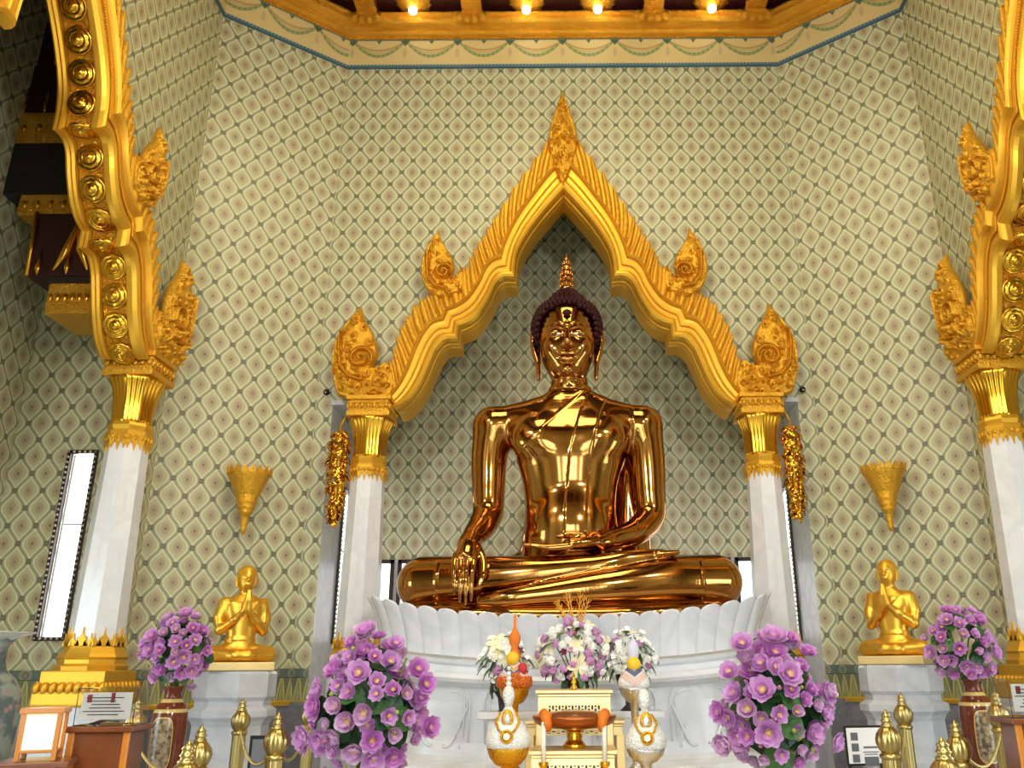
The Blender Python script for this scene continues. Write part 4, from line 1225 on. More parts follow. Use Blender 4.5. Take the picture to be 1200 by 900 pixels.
# ------------------------------------------------------------------ inverted gold cones on the diagonal walls
def make_sconce(p0,d,nrm,u,v,s,lab):
    # ray through the pixel onto the wall plane
    k=None
    for i in range(400):
        q=p0+d*(DL*i/399); x,z=at(u,v,q.y)
        if k is None or abs(x-q.x)<k[0]: k=(abs(x-q.x),q,z)
    q,z=k[1],k[2]
    t=thing('inverted_cone_lamp',lab,'wall lamp',(q.x+nrm.x*.235,q.y+nrm.y*.235,z),math.atan2(nrm.y,nrm.x))
    MB().lathe([(.004,0),(.022,.015),(.026,.05),(.035,.14),(.045,.20),(.07,.215),(.072,.235),(.06,.245),(.085,.26),(.088,.285),(.075,.295),(.10,.315),(.104,.34),(.09,.35),(.12,.40),(.16,.50),(.185,.56),(.195,.575),(.205,.60),(.20,.62)],40,mod=lambda a,k,r:r*(1+.03*math.cos(a*12)) if k>12 else r).build('cone_body',M['gold_carved'],t)
    cr=MB()
    for i in range(18):
        a=2*PI*i/18; k2=MB(); k2.prism([(-.036,0),(.036,0),(.03,.035),(0,.08),(-.03,.035)],-.006,.008)
        cr._join(k2,Matrix.Rotation(a,4,'Z')@Matrix.Translation((0,.205,.60))@Matrix.Rotation(-.2,4,'X'))
    cr.build('leaf_rim',M['gold_carved'],t)
    MB().tube([(-.235,0,.45),(-.17,0,.45),(-.10,0,.42)],.02,8).build('wall_arm',M['gold'],t)
make_sconce(*DLt,276,630,-1,'gold inverted cone wall lamp above the left praying statue')
make_sconce(*DRt,1053,626,1,'gold inverted cone wall lamp above the right praying statue')

# ------------------------------------------------------------------ flowers
def grad_mat(name,c0,c1,c2,r0=.25,r1=.9):
    m,nt,b=new_mat(name); c=nt.nodes.new('ShaderNodeTexCoord'); l=nt.nodes.new('ShaderNodeVectorMath'); l.operation='LENGTH'; nt.links.new(c.outputs['Object'],l.inputs[0])
    e=E_(nt,l.outputs['Value']); n=tex(nt,'ShaderNodeTexNoise',scale=5,Detail=3)
    f=e.step(r0,.18); g=e.step(r1,.3)
    a=mixc(nt,g,tuple(min(1,c*.45+.42) for c in c1),c1); a=mixc(nt,f,a,c0); a=mixc(nt,E_(nt,n.outputs[0])*.3,a,c2)
    nt.links.new(a,b.inputs['Base Color']); b.inputs['Roughness'].default_value=.5
    b.inputs['Subsurface Weight'].default_value=0; return m
M['lotus1']=grad_mat('magenta_lotus_petal',srgb(250,232,214),srgb(210,128,206),srgb(178,84,176))
M['lotus2']=grad_mat('lilac_lotus_petal',srgb(250,234,222),srgb(220,158,218),srgb(190,108,190))
M['lotus3']=grad_mat('pale_lilac_lotus_petal',srgb(246,232,226),srgb(222,176,216),srgb(190,124,190))
M['bud']=grad_mat('lotus_bud',srgb(190,110,160),srgb(196,110,160),srgb(140,90,90),.6,1.2)
def petal(mb,L,W,el,az,cup=.25,r0=.05,z0=0,tip=.0):
    n=6;m=5;G=[]
    for i in range(n):
        t=i/(n-1); w=W*math.sin(PI*min(1,(t*.86+.08)))**.75*(1 if i<n-1 else .45); row=[]
        for j in range(m):
            q=-1+2*j/(m-1); ang=el+cup*t*1.6*0
            r=r0+L*t*math.cos(el+cup*t); z=z0+L*t*math.sin(el+cup*t)+abs(q)**2*W*.28; y=q*w
            row.append((r*math.cos(az)-y*math.sin(az),r*math.sin(az)+y*math.cos(az),z))
        G.append(row)
    mb.grid(G)
def lotus_mesh(name,mat,seed,spec=((8,.98,.40,.10,.30),(8,.86,.37,.34,.40),(7,.66,.32,.62,.5))):
    rnd=random.Random(seed); mb=MB()
    for k,(n,L,W,el,cup) in enumerate(spec):
        for i in range(n): petal(mb,L*rnd.uniform(.9,1.06),W,el+rnd.uniform(-.1,.1),2*PI*(i+.5*k)/n+rnd.uniform(-.08,.08),cup,.05,0.0)
    return mb.mesh(name,mat,False)
lot=[lotus_mesh('lotus_flower',M['lotus1'],1),lotus_mesh('lotus_flower',M['lotus2'],2),lotus_mesh('lotus_flower',M['lotus3'],3,((8,.9,.38,.4,.4),(7,.75,.34,.7,.5)))]
cen=MB().ball((0,0,.16),.23,10,8,(1,1,.9)).mesh('flower_center',M['seed'])
budm=MB().lathe([(.05,0),(.35,.12),(.48,.4),(.42,.75),(.22,1.05),(.02,1.25)],12).mesh('lotus_bud',M['bud'])
gbud=MB().lathe([(.05,0),(.4,.1),(.5,.4),(.42,.7),(.1,.9)],12).mesh('green_bud',M['bud_green'])
def leaf_round(mat):
    mb=MB(); G=[]
    for i in range(6):
        r=i/5; row=[]
        for j in range(20):
            a=2*PI*j/20; rr=r*(1-.25*max(0,math.cos(a))**8); row.append((rr*math.cos(a),rr*math.sin(a),.22*r*r+.06*math.sin(a*5)*r))
        G.append(row)
    mb.grid(G,close_v=True); return mb.mesh('leaf',mat,False)
def leaf_long(mat):
    mb=MB(); G=[]
    for i in range(8):
        t=i/7; w=.22*math.sin(PI*(t*.93+.04)); G.append([(-w,t,-.5*t*t+.05),(0,t,-.5*t*t),(w,t,-.5*t*t+.05)])
    mb.grid(G); return mb.mesh('leaf',mat,False)
lr=[leaf_round(M['leaf']),leaf_round(M['leaf_dark'])]; ll=[leaf_long(M['leaf']),leaf_long(M['leaf_dark'])]
def orient(nrm,spin=0):
    q=Vector(nrm).to_track_quat('Z','Y').to_matrix().to_4x4(); return (q@Matrix.Rotation(spin,4,'Z')).to_euler()
def scatter(n,rx,ry,rz,mind,rnd,front=True,tries=4000,shape=None,kmin=.72):
    P=[]
    for _ in range(tries):
        if len(P)>=n: break
        a=rnd.uniform(0,2*PI); b=math.asin(rnd.uniform(-.9,1)); d=Vector((math.cos(b)*math.cos(a),math.cos(b)*math.sin(a),math.sin(b)))
        if front and d.y>.35: continue
        k=rnd.uniform(kmin,1.0); 
        if shape: k*=shape(d)
        p=Vector((d.x*rx*k,d.y*ry*k,d.z*rz*k))
        if all((p-q).length>mind for q,_ in P): P.append((p,d))
    return P
def bouquet(name,label,cat,loc,R3,n,fsz,mind,seed,leaves=14,buds=6,gb=5,leaf_sz=.1,extra=(),shape=None,base=-.4,group=None,protos=None,names='lotus_flower',wb=(.3,.45,.25)):
    rnd=random.Random(seed); t=thing(name,label,cat,loc)
    P=scatter(n,*R3,mind,rnd,shape=shape,kmin=.74 if shape else .72)+[(Vector(e),Vector(e).normalized()) for e in extra]
    protos=protos or lot
    for p,d in P:
        nrm=(d+Vector((rnd.uniform(-.35,.35),-.75,rnd.uniform(-.1,.35)))).normalized()
        me=rnd.choices(protos,wb)[0]; s=fsz[0]+(fsz[1]-fsz[0])*rnd.random()**(1.7 if shape else 1)
        f=mesh_obj(names,me,None,t,p,orient(nrm,rnd.uniform(0,6)),s)
        if protos is lot: mesh_obj('flower_center',cen,None,f)
    for p,d in scatter(leaves,R3[0]*.93,R3[1]*.72,R3[2]*.95,leaf_sz*.75,rnd,shape=shape):
        nrm=(d+Vector((0,-.5,.5))).normalized(); mesh_obj('leaf',rnd.choice(lr),None,t,p,orient(nrm,rnd.uniform(0,6)),leaf_sz*rnd.uniform(.5,.9))
    for p,d in scatter(leaves,R3[0]*.6,R3[1]*.55,R3[2]*.65,leaf_sz*.5,rnd,shape=shape):
        mesh_obj('leaf',lr[1],None,t,p,orient((d+Vector((0,-.6,.2))).normalized(),rnd.uniform(0,6)),leaf_sz*rnd.uniform(.9,1.3))
    for k,(p,d) in enumerate(scatter(buds+gb,R3[0]*1.12,R3[1]*1.05,R3[2]*1.12,mind,rnd,shape=shape)):
        me=budm if k<buds else gbud; nrm=(d+Vector((0,0,.5))).normalized()
        o=mesh_obj('lotus_bud' if k<buds else 'green_bud',me,None,t,p,orient(nrm),fsz[0]*.55)
    for k in range(9):
        a=rnd.uniform(-.7,.7); b=rnd.uniform(-.2,.8); e=(R3[0]*a,-R3[1]*.3,R3[2]*b)
        MB().tube([(rnd.uniform(-.03,.03),0,base),(e[0]*.5,e[1]*.5,base*.4+e[2]*.4),e],.006,5).build('stem',M['stem'],t)
    return t
# two large bouquets in front of the pedestal
def shp(d): return 1.0 if d.z<.2 else 1-.28*abs(d.x)
YQ=5.5
xl,zl=at(432,822,YQ); xr,zr=at(908,822,YQ)
lot_ex=[(-.02,-.10,.40),(-.10,-.12,.34),(.16,-.08,.33),(-.19,-.1,.18),(.30,-.08,.18),(.33,-.1,.02),(.36,-.12,.10),(.39,-.1,-.14),(-.33,-.1,-.2)]
bouquet('lotus_bouquet','large bouquet of pink lotus flowers in front of the pedestal, left of the altar tables','flowers',(xl,YQ,zl),(.34,.24,.41),54,(.052,.102),.082,11,17,10,8,.12,lot_ex,shp,-.5)
rot_ex=[(.0,-.1,.36),(-.18,-.1,.24),(-.26,-.1,.05),(-.28,-.08,.17),(.2,-.1,.28),(.30,-.1,.05),(.1,-.1,.36),(-.36,-.1,-.05),(-.33,-.1,-.22),(.31,-.1,-.22),(-.20,-.12,.33)]
bouquet('lotus_bouquet','large bouquet of pink lotus flowers in front of the pedestal, right of the altar tables','flowers',(xr,YQ,zr),(.31,.24,.39),54,(.052,.102),.080,23,17,10,8,.12,rot_ex,shp,-.5)
M['ceramic']=simple('white_ceramic',srgb(232,232,230),.2)
for x,z,tx in ((xl,zl,'left'),(xr,zr,'right')):
    tag(MB().lathe([(.10,0),(.12,.02),(.10,.08),(.09,.5),(.11,z-.42),(.15,z-.38),(.14,z-.375)],32).build('tall_vase',M['ceramic'],None,(x+.0,YQ+.04,0)),'tall white vase holding the large %s lotus bouquet'%tx,'vase')
# painted brown vases with bouquets near the side columns
def vase_mat():
    m,nt,b=new_mat('painted_brown_porcelain'); c=nt.nodes.new('ShaderNodeTexCoord'); s=nt.nodes.new('ShaderNodeSeparateXYZ'); nt.links.new(c.outputs['Object'],s.inputs[0])
    x,y,z=[E_(nt,s.outputs[i]) for i in range(3)]
    n=tex(nt,'ShaderNodeTexNoise',scale=22,Detail=6,Distortion=1)
    base=mixc(nt,E_(nt,n.outputs[0]),srgb(70,24,18),srgb(130,64,36))
    pan=(x.abs()/.075).pow(4)+(((z-.42)/.17).abs()).pow(4)
    n2=tex(nt,'ShaderNodeTexNoise',scale=30,Detail=7)
    pc=mixc(nt,E_(nt,n2.outputs[0]).step(.52,.12),srgb(166,146,112),srgb(84,72,58))
    c1=mixc(nt,pan.step(1.25,.05),base,srgb(206,176,110)); c1=mixc(nt,pan.step(1.0,.05),c1,pc)
    for zz in (.12,.64,.71): c1=mixc(nt,((z-zz).abs()).step(.012,.003),c1,srgb(206,180,110))
    nt.links.new(c1,b.inputs['Base Color']); b.inputs['Roughness'].default_value=.15; return m
M['vase_brown']=vase_mat()
vm=MB().lathe([(.075,0),(.085,.01),(.085,.05),(.09,.10),(.115,.2),(.125,.40),(.128,.55),(.12,.63),(.10,.68),(.065,.72),(.058,.76),(.075,.80),(.082,.81),(.07,.80)],40).mesh('painted_vase',M['vase_brown'])
YV=6.7
for u,v,lab,lb2,sd in ((204,806,'brown painted vase with a scenic panel beside the left column','round bouquet of purple pink lotuses in the brown vase beside the left column',31),(1139,798,'brown painted vase with a scenic panel beside the right column','round bouquet of purple pink lotuses in the brown vase beside the right column',47)):
    x,z=at(u,v,YV); o=mesh_obj('painted_vase',vm,None,None,(x,YV,z-.80)); tag(o,lab,'vase')
    tag(MB().bbox(0,0,(z-.80)/2-.0,.30,.30,(z-.80),.01).build('vase_stand',M['wood'],None,(x,YV,0)),'dark wooden stand under the '+lab.split(' with')[0]+' at the '+('left' if u<600 else 'right'),'stand')
    bouquet('lotus_bouquet',lb2,'flowers',(x+(.0 if u<600 else -.05),YV,z+.27),(.25,.22,.28),46,(.042,.066),.066,sd,12,6,6,.075,(),None,-.26)
# central white flower arrangements
def rose_mesh(name,mat,seed):
    rnd=random.Random(seed); mb=MB(); mb.ball((0,0,.28),.46,14,10,(1,1,.95))
    for k,(n,L,W,el,cup,z0) in enumerate(((5,.75,.52,.55,1.15,-.05),(5,.62,.46,.85,1.1,.05),(4,.46,.36,1.15,.9,.2))):
        for i in range(n): petal(mb,L*rnd.uniform(.92,1.06),W,el,2*PI*(i+.5*k)/n,cup,.12,z0)
    return mb.mesh(name,mat,False)
rose=[rose_mesh('rose',M['white_petal'],5),rose_mesh('rose',M['lilac_petal'],6),lotus_mesh('lily',M['cream_petal'],7,((6,1.1,.28,.45,-.3),)),lotus_mesh('white_blossom',M['white_petal'],8,((6,.9,.36,.6,.2),)),lotus_mesh('orchid',M['maroon_petal'],9,((5,.8,.3,.3,.2),))]
YA=7.05*.93
def arr(label,u,v,R3,mix,n,fs,md,seed,lv=22,ls=.13,spk=0):
    rnd=random.Random(seed); x,z=at(u,v,YA); t=thing('flower_arrangement',label,'flowers',(x,YA,z))
    for p,d in scatter(n,*R3,md,rnd):
        me=rnd.choices(rose,mix)[0]; nrm=(d+Vector((0,-.7,.2))).normalized()
        mesh_obj(me.name.split('.')[0],me,None,t,p,orient(nrm,rnd.uniform(0,6)),rnd.uniform(*fs)*(1.25 if me is rose[2] else (.6 if me in rose[3:] else 1)))
    for p,d in scatter(lv,R3[0]*.7,R3[1]*.8,R3[2]*.9,.02,rnd):
        d2=Vector((d.x*1.1,-.35,d.z*.6-.35)).normalized(); q=d2.to_track_quat('Y','Z').to_euler(); mesh_obj('leaf',rnd.choice(ll),None,t,p,q,ls*rnd.uniform(.8,1.25))
    if spk:
        for k in range(spk):
            a=rnd.uniform(-.55,.55); c=Vector((.0+.02*a,0,R3[2]*.55)); L=.22+.12*(1-abs(a)); e=c+Vector((math.sin(a)*L,rnd.uniform(-.03,.03),math.cos(a)*L)); mm=(c+e)/2+Vector((.01,0,0))
            m_=MB().tube([c,mm,e],[.006,.006,.003],5)
            for q in (.5,.7,.85):
                w=c+(e-c)*q; m_.tube([w,w+Vector((math.sin(a+.5)*.05,0,math.cos(a+.5)*.05))],[.004,.002],4); m_.tube([w,w+Vector((math.sin(a-.5)*.05,0,math.cos(a-.5)*.05))],[.004,.002],4)
            m_.build('gold_twig',M['twig'],t)
    MB().lathe([(.05,-.40),(.09,-.38),(.04,-.33),(.05,-.25),(.10,-.18),(.11,-.12)],24).build('bowl',M['dark_brown'],t)
    for k in range(7):
        a=-.9+.3*k; MB().tube([(a*.03,0,-.15),(a*R3[0]*.7,-.05,R3[2]*.5)],.005,5).build('stem',M['stem'],t)
    return t
arr('white and lilac flower arrangement with gold twigs, in the middle above the gold altar table',673,765,(.27,.20,.22),(.52,.28,.08,.06,.06),80,(.05,.072),.044,61,30,.13,7)
arr('small arrangement of white blossoms and green leaves left of the middle flowers',592,776,(.17,.15,.20),(.10,.02,.02,.85,.01),60,(.05,.075),.03,62,34,.12)
arr('small arrangement of white blossoms and green leaves right of the middle flowers',738,770,(.17,.15,.20),(.2,.10,.04,.63,.03),60,(.05,.075),.032,63,34,.12)
# marble console carrying them
xc_,_=at(668,800,YA)
cz=at(668,765,YA)[1]-.40
tb=thing('console_table','low white marble console behind the gold altar tables','table',(xc_,YA+.02,0))
MB().bbox(0,.04,cz-.03,1.35,.32,.05,.008).build('tabletop',M['marble'],tb)
for sx in (-1,1): MB().bbox(sx*.55,.05,(cz-.055)/2,.10,.24,cz-.055,.01).build('leg',M['marble'],tb)

# ------------------------------------------------------------------ gold altar tables, tray, offerings
def fret_table(label,u0,u1,v0,Y,zb,ap=.115,leg=.045,brackets=False,depth=.34):
    x0,z=at(u0,v0,Y); x1,_=at(u1,v0,Y); w=x1-x0; cx=(x0+x1)/2
    t=thing('altar_table',label,'table',(cx,Y,0))
    MB().bbox(0,0,z-.012,w,depth,.024,.006).bbox(0,0,z-.034,w-.03,depth-.03,.02,.005).build('tabletop',M['pale_gold'],t)
    # apron: flared board with a pierced fret row
    H=ap; a=MB()
    zt=z-.045; zb2=zt-H
    inner=w-.17; hb=H*.16; ht=H*.44; hm=H-hb-ht
    for s in (-1,1):   # front and back boards round the pierced row
        yy=s*(depth/2-.02)
        a.box(0,yy,zt-ht/2,w-.04,.014,ht); a.box(0,yy,zb2+hb/2,w-.04,.014,hb)
        sw=(w-.04-inner)/2
        for sx in (-1,1): a.box(sx*(inner/2+sw/2),yy,zb2+hb+hm/2,sw,.014,hm)
        n=17
        for i in range(n):
            xx=-inner/2+inner*i/(n-1); a.box(xx,yy,zb2+hb+hm/2,.009,.012,hm)
            if i<n-1: a.box(xx+inner/(n-1)/2,yy,zb2+hb+hm*(.35 if i%2 else .65),inner/(n-1)-.009,.012,.008)
        a.box(0,yy+s*.008,zb2+.006,w-.03,.008,.012)
    for sx in (-1,1): a.box(sx*(w/2-.027),0,zt-H/2,.014,depth-.054,H)
    a.build('fretwork_apron',M['pale_gold'],t)
    MB().box(0,0,zb2+hb+hm/2,inner,depth-.075,hm).build('apron_core',M['dark_brown'],t)
    for sx in (-1,1):
        for sy in (-1,1):
            MB().bbox(sx*(w/2-leg/2-.004),sy*(depth/2-leg/2-.005),(zb2+zb)/2,leg,leg,zb2-zb,.005).build('leg',M['pale_gold'],t)
            if brackets:
                MB().tube([(sx*(w/2),-depth/2*1,zb2-.02),(sx*(w/2+.03),-depth/2,zb2-.06),(sx*(w/2+.01),-depth/2,zb2-.10)],.008,6).build('bracket',M['gold'],t) if sy<0 else None
    return t,z,cx,w
ZB=.93
fret_table('back gold altar table with wide legs, behind the fretted one',616,731,843,6.25,ZB,.05,.06,True,.3)
tA,zA,xA,wA=fret_table('upper gold altar table with pierced fretwork apron under the white flowers',628,717,808,6.0,ZB)
tC,zC,xC_,wC=fret_table('lower gold altar table with pierced fretwork apron, in front of the upper one',620,722,877,5.6,ZB-.001,.085)
# small figure on the upper table
tag(MB().lathe([(.022,0),(.026,.012),(.014,.03),(.018,.05),(.010,.07),(.003,.11)],16).build('gold_ornament',M['gold_shiny'],None,(xA,5.9,zA)),'tiny gold spire ornament on the upper altar table','ornament')
# pedestal tray
xt,zt=at(673,838,5.62)
t=thing('offering_tray','round copper tray with orange cloth ties on a gold foot','tray',(xt,5.62,zC))
hh=zt-zC
MB().lathe([(.07,0),(.075,.012),(.06,.03),(.045,.05),(.05,.07),(.04,.085),(.055,.10),(.06,hh-.085),(.10,hh-.075)],32).build('foot',M['gold_shiny'],t)
MB().lathe([(.08,hh-.075),(.19,hh-.068),(.245,hh-.045),(.262,hh-.015),(.262,hh),(.25,hh),(.245,hh-.02),(.18,hh-.04),(.01,hh-.042)],48,cap=False).build('dish',simple('copper_dish',srgb(170,92,40),.3,.8),t)
for s in (-1,1):
    MB().tube([(s*.19,-.16,hh+.02),(s*.17,-.20,hh),(s*.165,-.215,hh-.04),(s*.16,-.20,hh-.075)],[.03,.035,.03,.02],10).build('cloth_tie',M['orange_cloth'],t)
MB().lathe([(.16,hh-.04),(.20,hh-.01),(.15,hh+.02),(.05,hh+.03),(.01,hh+.03)],32,mod=lambda a,k,r:r*(1+.05*math.sin(a*7))).build('offerings',M['wood'],t)
for u,lab in ((637,'thin white candle standing left of the tray'),(708,'thin white candle standing right of the tray')):
    x,z=at(u,846,5.40); 
    c=thing('candle',lab,'candle',(x,5.40,ZB))
    MB().lathe([(.05,0),(.05,.015),(.012,.03),(.012,.10),(.03,.12),(.03,.135)],20).build('candlestick',M['gold_shiny'],c)
    MB().lathe([(.0135,.13),(.0135,z-ZB)],14).build('wax',M['candle'],c)
tb=thing('base_table','wide low gold table carrying the altar set','table',((xA),5.75,0))
MB().bbox(0,0.07,ZB-.03,1.9,1.2,.05,.01).build('tabletop',M['pale_gold'],tb)
for sx in (-1,1):
    for sy in (-1,1): MB().bbox(sx*.88,.15+sy*.47,(ZB-.055)/2,.08,.08,ZB-.055,.01).build('leg',M['pale_gold'],tb)
# ------------------------------------------------------------------ egg shaped flower offerings on footed bowls
def dotted(name,base,dots,rough=.6,scale=70):
    m,nt,b=new_mat(name); v=tex(nt,'ShaderNodeTexVoronoi',scale=scale); d=E_(nt,v.outputs['Distance'])
    nt.links.new(mixc(nt,d.step(.32,.1),base,dots),b.inputs['Base Color']); b.inputs['Roughness'].default_value=rough
    bump(nt,b,(d*-1).s,.8,.01); return m
M['white_buds']=dotted('packed_white_buds',srgb(226,226,220),srgb(252,252,250))
M['orange_buds']=dotted('packed_orange_buds',srgb(196,84,10),srgb(244,160,40))
def band_egg():
    m,nt,b=new_mat('patterned_flower_skin'); c=nt.nodes.new('ShaderNodeTexCoord'); s=nt.nodes.new('ShaderNodeSeparateXYZ'); nt.links.new(c.outputs['Object'],s.inputs[0])
    x,z=E_(nt,s.outputs[0]),E_(nt,s.outputs[2])
    w=((z-.50)/.23-(x.abs()/.12)*.38)
    st=(w/.06).wrap().abs()
    v=tex(nt,'ShaderNodeTexVoronoi',scale=80); d=E_(nt,v.outputs['Distance'])
    cc=mixc(nt,d.step(.3,.1),srgb(224,222,220),srgb(250,248,244))
    cc=mixc(nt,st.step(.2,.06)*(w-.26).abs().step(.13,.01),cc,srgb(200,112,74))
    cc=mixc(nt,(w-.52).abs().step(.09,.02),cc,srgb(92,96,128))
    cc=mixc(nt,(w-.66).abs().step(.04,.01),cc,srgb(214,150,60))
    nt.links.new(cc,b.inputs['Base Color']); b.inputs['Roughness'].default_value=.6; bump(nt,b,(d*-1).s,.6,.008); return m
M['egg_skin']=band_egg()
M['silver_orn']=gold('chased_silver',(.78,.79,.82),.22,.5,60,dist=.01)
M['gold_orn']=gold('chased_gold',srgb(236,178,50),.25,.6,60,dist=.012)
def offering(label,u,v_top,v_bot,v_foot,halfpx,Y,body,bowl,tip='white',ball_chain=False,necklace=True,zb=None,stand=None,collar=None):
    x,zt=at(u,v_top,Y); _,z0=at(u,v_bot,Y); _,zf=at(u,v_foot,Y); x2,_=at(u+halfpx,v_bot,Y); r=(x2-x)*.97; H=zt-z0
    zb=ZB if zb is None else zb
    t=thing('flower_offering',label,'flower offering',(x,Y,zb)); o=-zb
    # footed bowl
    rb=r*.86
    MB().lathe([(rb*.62,0),(rb*.64,.012),(rb*.5,.03),(rb*.28,.05),(rb*.22,max(.06,(zf-zb)*.5)),(rb*.3,max(.07,(zf-zb)-.01)),(rb*.62,max(.085,zf-zb+.005)),(rb*.9,max(.10,(zf+z0)/2-zb)),(rb,z0-zb-.005),(rb*1.04,z0-zb+.01),(rb*.9,z0-zb+.012)],32,mod=lambda a,k,q:q*(1+.04*math.cos(a*12)) if k>4 else q).build('footed_bowl',bowl,t)
    P=[]
    for i in range(22):
        q=i/21; zz=z0+H*q
        w=(math.sin(PI*min(1,q*.5/.42)*.5+.62*(1-min(1,q*2.4)))) if q<.36 else math.cos((q-.36)/.64*PI/2)**.85
        w=[.80,.92,.98,1.0,1.0,.99,.965,.93,.885,.83,.77,.70,.63,.555,.48,.41,.34,.275,.215,.16,.11,.07][i]
        P.append((r*w,zz+o))
    MB().lathe(P,36).build('flower_body',body,t)
    if collar: MB().lathe([(r*.9,z0+o-.002),(r*1.05,z0+o+.012),(r*1.06,z0+o+.05),(r*1.0,z0+o+.075)],36,mod=lambda a,k,q:q*(1+.02*math.cos(a*18))).build('petal_collar',collar,t)
    if necklace:
        N=MB()
        for s in (-1,1):
            pts=[]
            for i in range(12):
                q=i/11; zz=z0+H*(.78-.46*q); k=min(20,int((.78-.46*q)*21)); rr=P[k][0]*1.02; a=-PI/2+s*(1.25*(1-q)**.8); pts.append((rr*math.cos(a),rr*math.sin(a)-.004,zz+o))
            for p in pts: N.ball(p,.0085,6,5)
            N.tube(pts,.005,6)
        N.build('bead_necklace',M['gold_orn'],t)
        k=6; N=MB(); zz=z0+H*.30+o; rr=P[k][0]
        N.ball((0,-rr*1.0-.003,zz),.030,14,8,(1,.35,1)); N.tube([(.034*math.cos(a),-rr*1.0-.008,zz+.034*math.sin(a)) for a in np.linspace(0,2*PI,17)[:-1]],.006,6,close=True); N.build('medallion',M['gold_orn'],t)
        MB().ball((0,-rr-.012,zz),.019,12,8,(1,.4,1)).build('white_center',M['white_petal'],t)
        N=MB(); zz=z0+H*.66+o; rr=P[13][0]
        N.ball((0,-rr*1.1,zz),.036,14,8,(1,.4,1.5)); N.build('front_badge',M['gold_orn'],t)
        MB().ball((0,-rr*1.1-.012,zz),.020,10,8,(1,.4,1.6)).build('badge_inset',M['silver_orn'],t)
    top=zt+o
    if tip=='white':
        MB().lathe([(.02,top-.03),(.028,top-.0),(.036,top+.025),(.037,top+.05),(.028,top+.08),(.01,top+.095)],20).build('bud_finial',M['white_buds'],t)
        if ball_chain:
            for i in range(4): MB().ball((0,0,top+.105+.030*i),.018-.002*i,10,8).build('flower_bead',M['white_buds'],t)
    elif tip=='orange':
        MB().ball((-.01,-.05,top-.02),.045,12,8,(1,.7,1)).build('yellow_bloom',simple('yellow_petal_ball',srgb(236,186,36),.5),t); MB().ball((.06,-.06,top-.09),.036,12,8,(.9,.6,1.2)).build('red_bloom',simple('red_petal_ball',srgb(186,30,34),.5),t)
        MB().ball((.02,-r*.98,z0+o+H*.33),.034,12,8,(1,.4,1)).build('orange_medallion',M['orange_buds'],t)
        MB().lathe([(.03,top-.04),(.045,top-.01),(.03,top+.03),(.022,top+.05),(.038,top+.085),(.042,top+.12),(.022,top+.16),(.010,top+.19),(.009,top+.26),(.003,top+.28)],20).build('spire_finial',M['orange_cloth'],t)
    else:
        MB().lathe([(.02,top-.03),(.034,top),(.045,top+.05),(.035,top+.10),(.008,top+.13),(.004,top+.2)],20).build('bud_finial',simple('pale_blue_bud',srgb(206,206,222),.5),t)
        N=MB(); N.ball((0,-.03,top-.035),.048,14,10,(1,.8,1)); N.build('yellow_bloom',M['orange_buds'] if False else simple('yellow_bloom',srgb(236,190,40),.5),t)
    return t
offering('white egg shaped flower offering on a gold bowl, front left of the altar tables',596,823,878,897,27,5.42,M['white_buds'],M['gold_orn'],'white',True)
offering('white egg shaped flower offering on a silver bowl, front right of the altar tables',755,827,879,893,27,5.42,M['white_buds'],M['silver_orn'],'white',False)
offering('orange and white patterned flower offering with an orange spire on a gold bowl',603,768,806,824,20,6.1,M['egg_skin'],M['gold_orn'],'orange',False,False,collar=M['orange_buds'])
offering('grey and white patterned flower offering with a yellow bloom on a silver bowl',742,772,807,822,20.5,6.1,M['egg_skin'],M['silver_orn'],'blue',False,False)

# ------------------------------------------------------------------ brass posts with melon heads
def post_proto(lab,loc,H=1.39):
    t=thing('brass_post',lab,'post',loc,0,'brass barrier posts')
    hd=.235
    MB().lathe([(.16,0),(.16,.03),(.13,.05),(.09,.07),(.075,.10),(.07,.13)],32).build('foot',M['brass'],t)
    MB().lathe([(.050,.12),(.050,H-hd-.02)],64,mod=lambda a,k,r:r*(1-.10*abs(math.cos(a*8))),cap=False).build('fluted_shaft',M['brass'],t)
    MB().lathe([(.050,H-hd-.03),(.058,H-hd-.025),(.060,H-hd-.005),(.050,H-hd),(.046,H-hd+.01)],32).build('collar',M['brass'],t)
    MB().lathe([(.045,H-hd+.005),(.058,H-hd+.02),(.070,H-hd+.05),(.072,H-hd+.075),(.064,H-hd+.105),(.046,H-hd+.13),(.034,H-hd+.14)],64,mod=lambda a,k,r:r*(1-.07*abs(math.cos(a*6))**3)).build('melon_head',M['brass'],t)
    MB().lathe([(.034,H-hd+.138),(.038,H-hd+.148),(.028,H-hd+.155),(.026,H-hd+.165),(.034,H-hd+.172),(.026,H-hd+.18),(.022,H-hd+.195),(.028,H-hd+.20),(.012,H-hd+.215),(.003,H)],24).build('finial',M['brass'],t)
    return t
PD=.144
posts=[(163,818,24,'brass post beside the clear box with banknotes on the left'),(285,818,22,'brass post standing before the left marble statue pedestal'),(327,834,29,'brass post just left of the left lotus bouquet, nearest to it'),(365,815,20,'brass post half hidden at the left edge of the left lotus bouquet, farthest back'),
       (237,849,30,'rear brass post of the close pair in the lower left corner area'),(222,867,40,'front brass post of the close pair below the left painted vase'),
       (1165,808,25,'brass post beside the clear box near the right edge'),(1055,811,22,'slimmer rear brass post before the right marble statue pedestal'),(1037,831,30,'nearer brass post in front of the framed notice on the right'),
       (1118,843,30,'rear brass post of the close pair below the right painted vase'),(1103,863,40,'front brass post of the close pair at the lower right')]
first=None; PL=[]
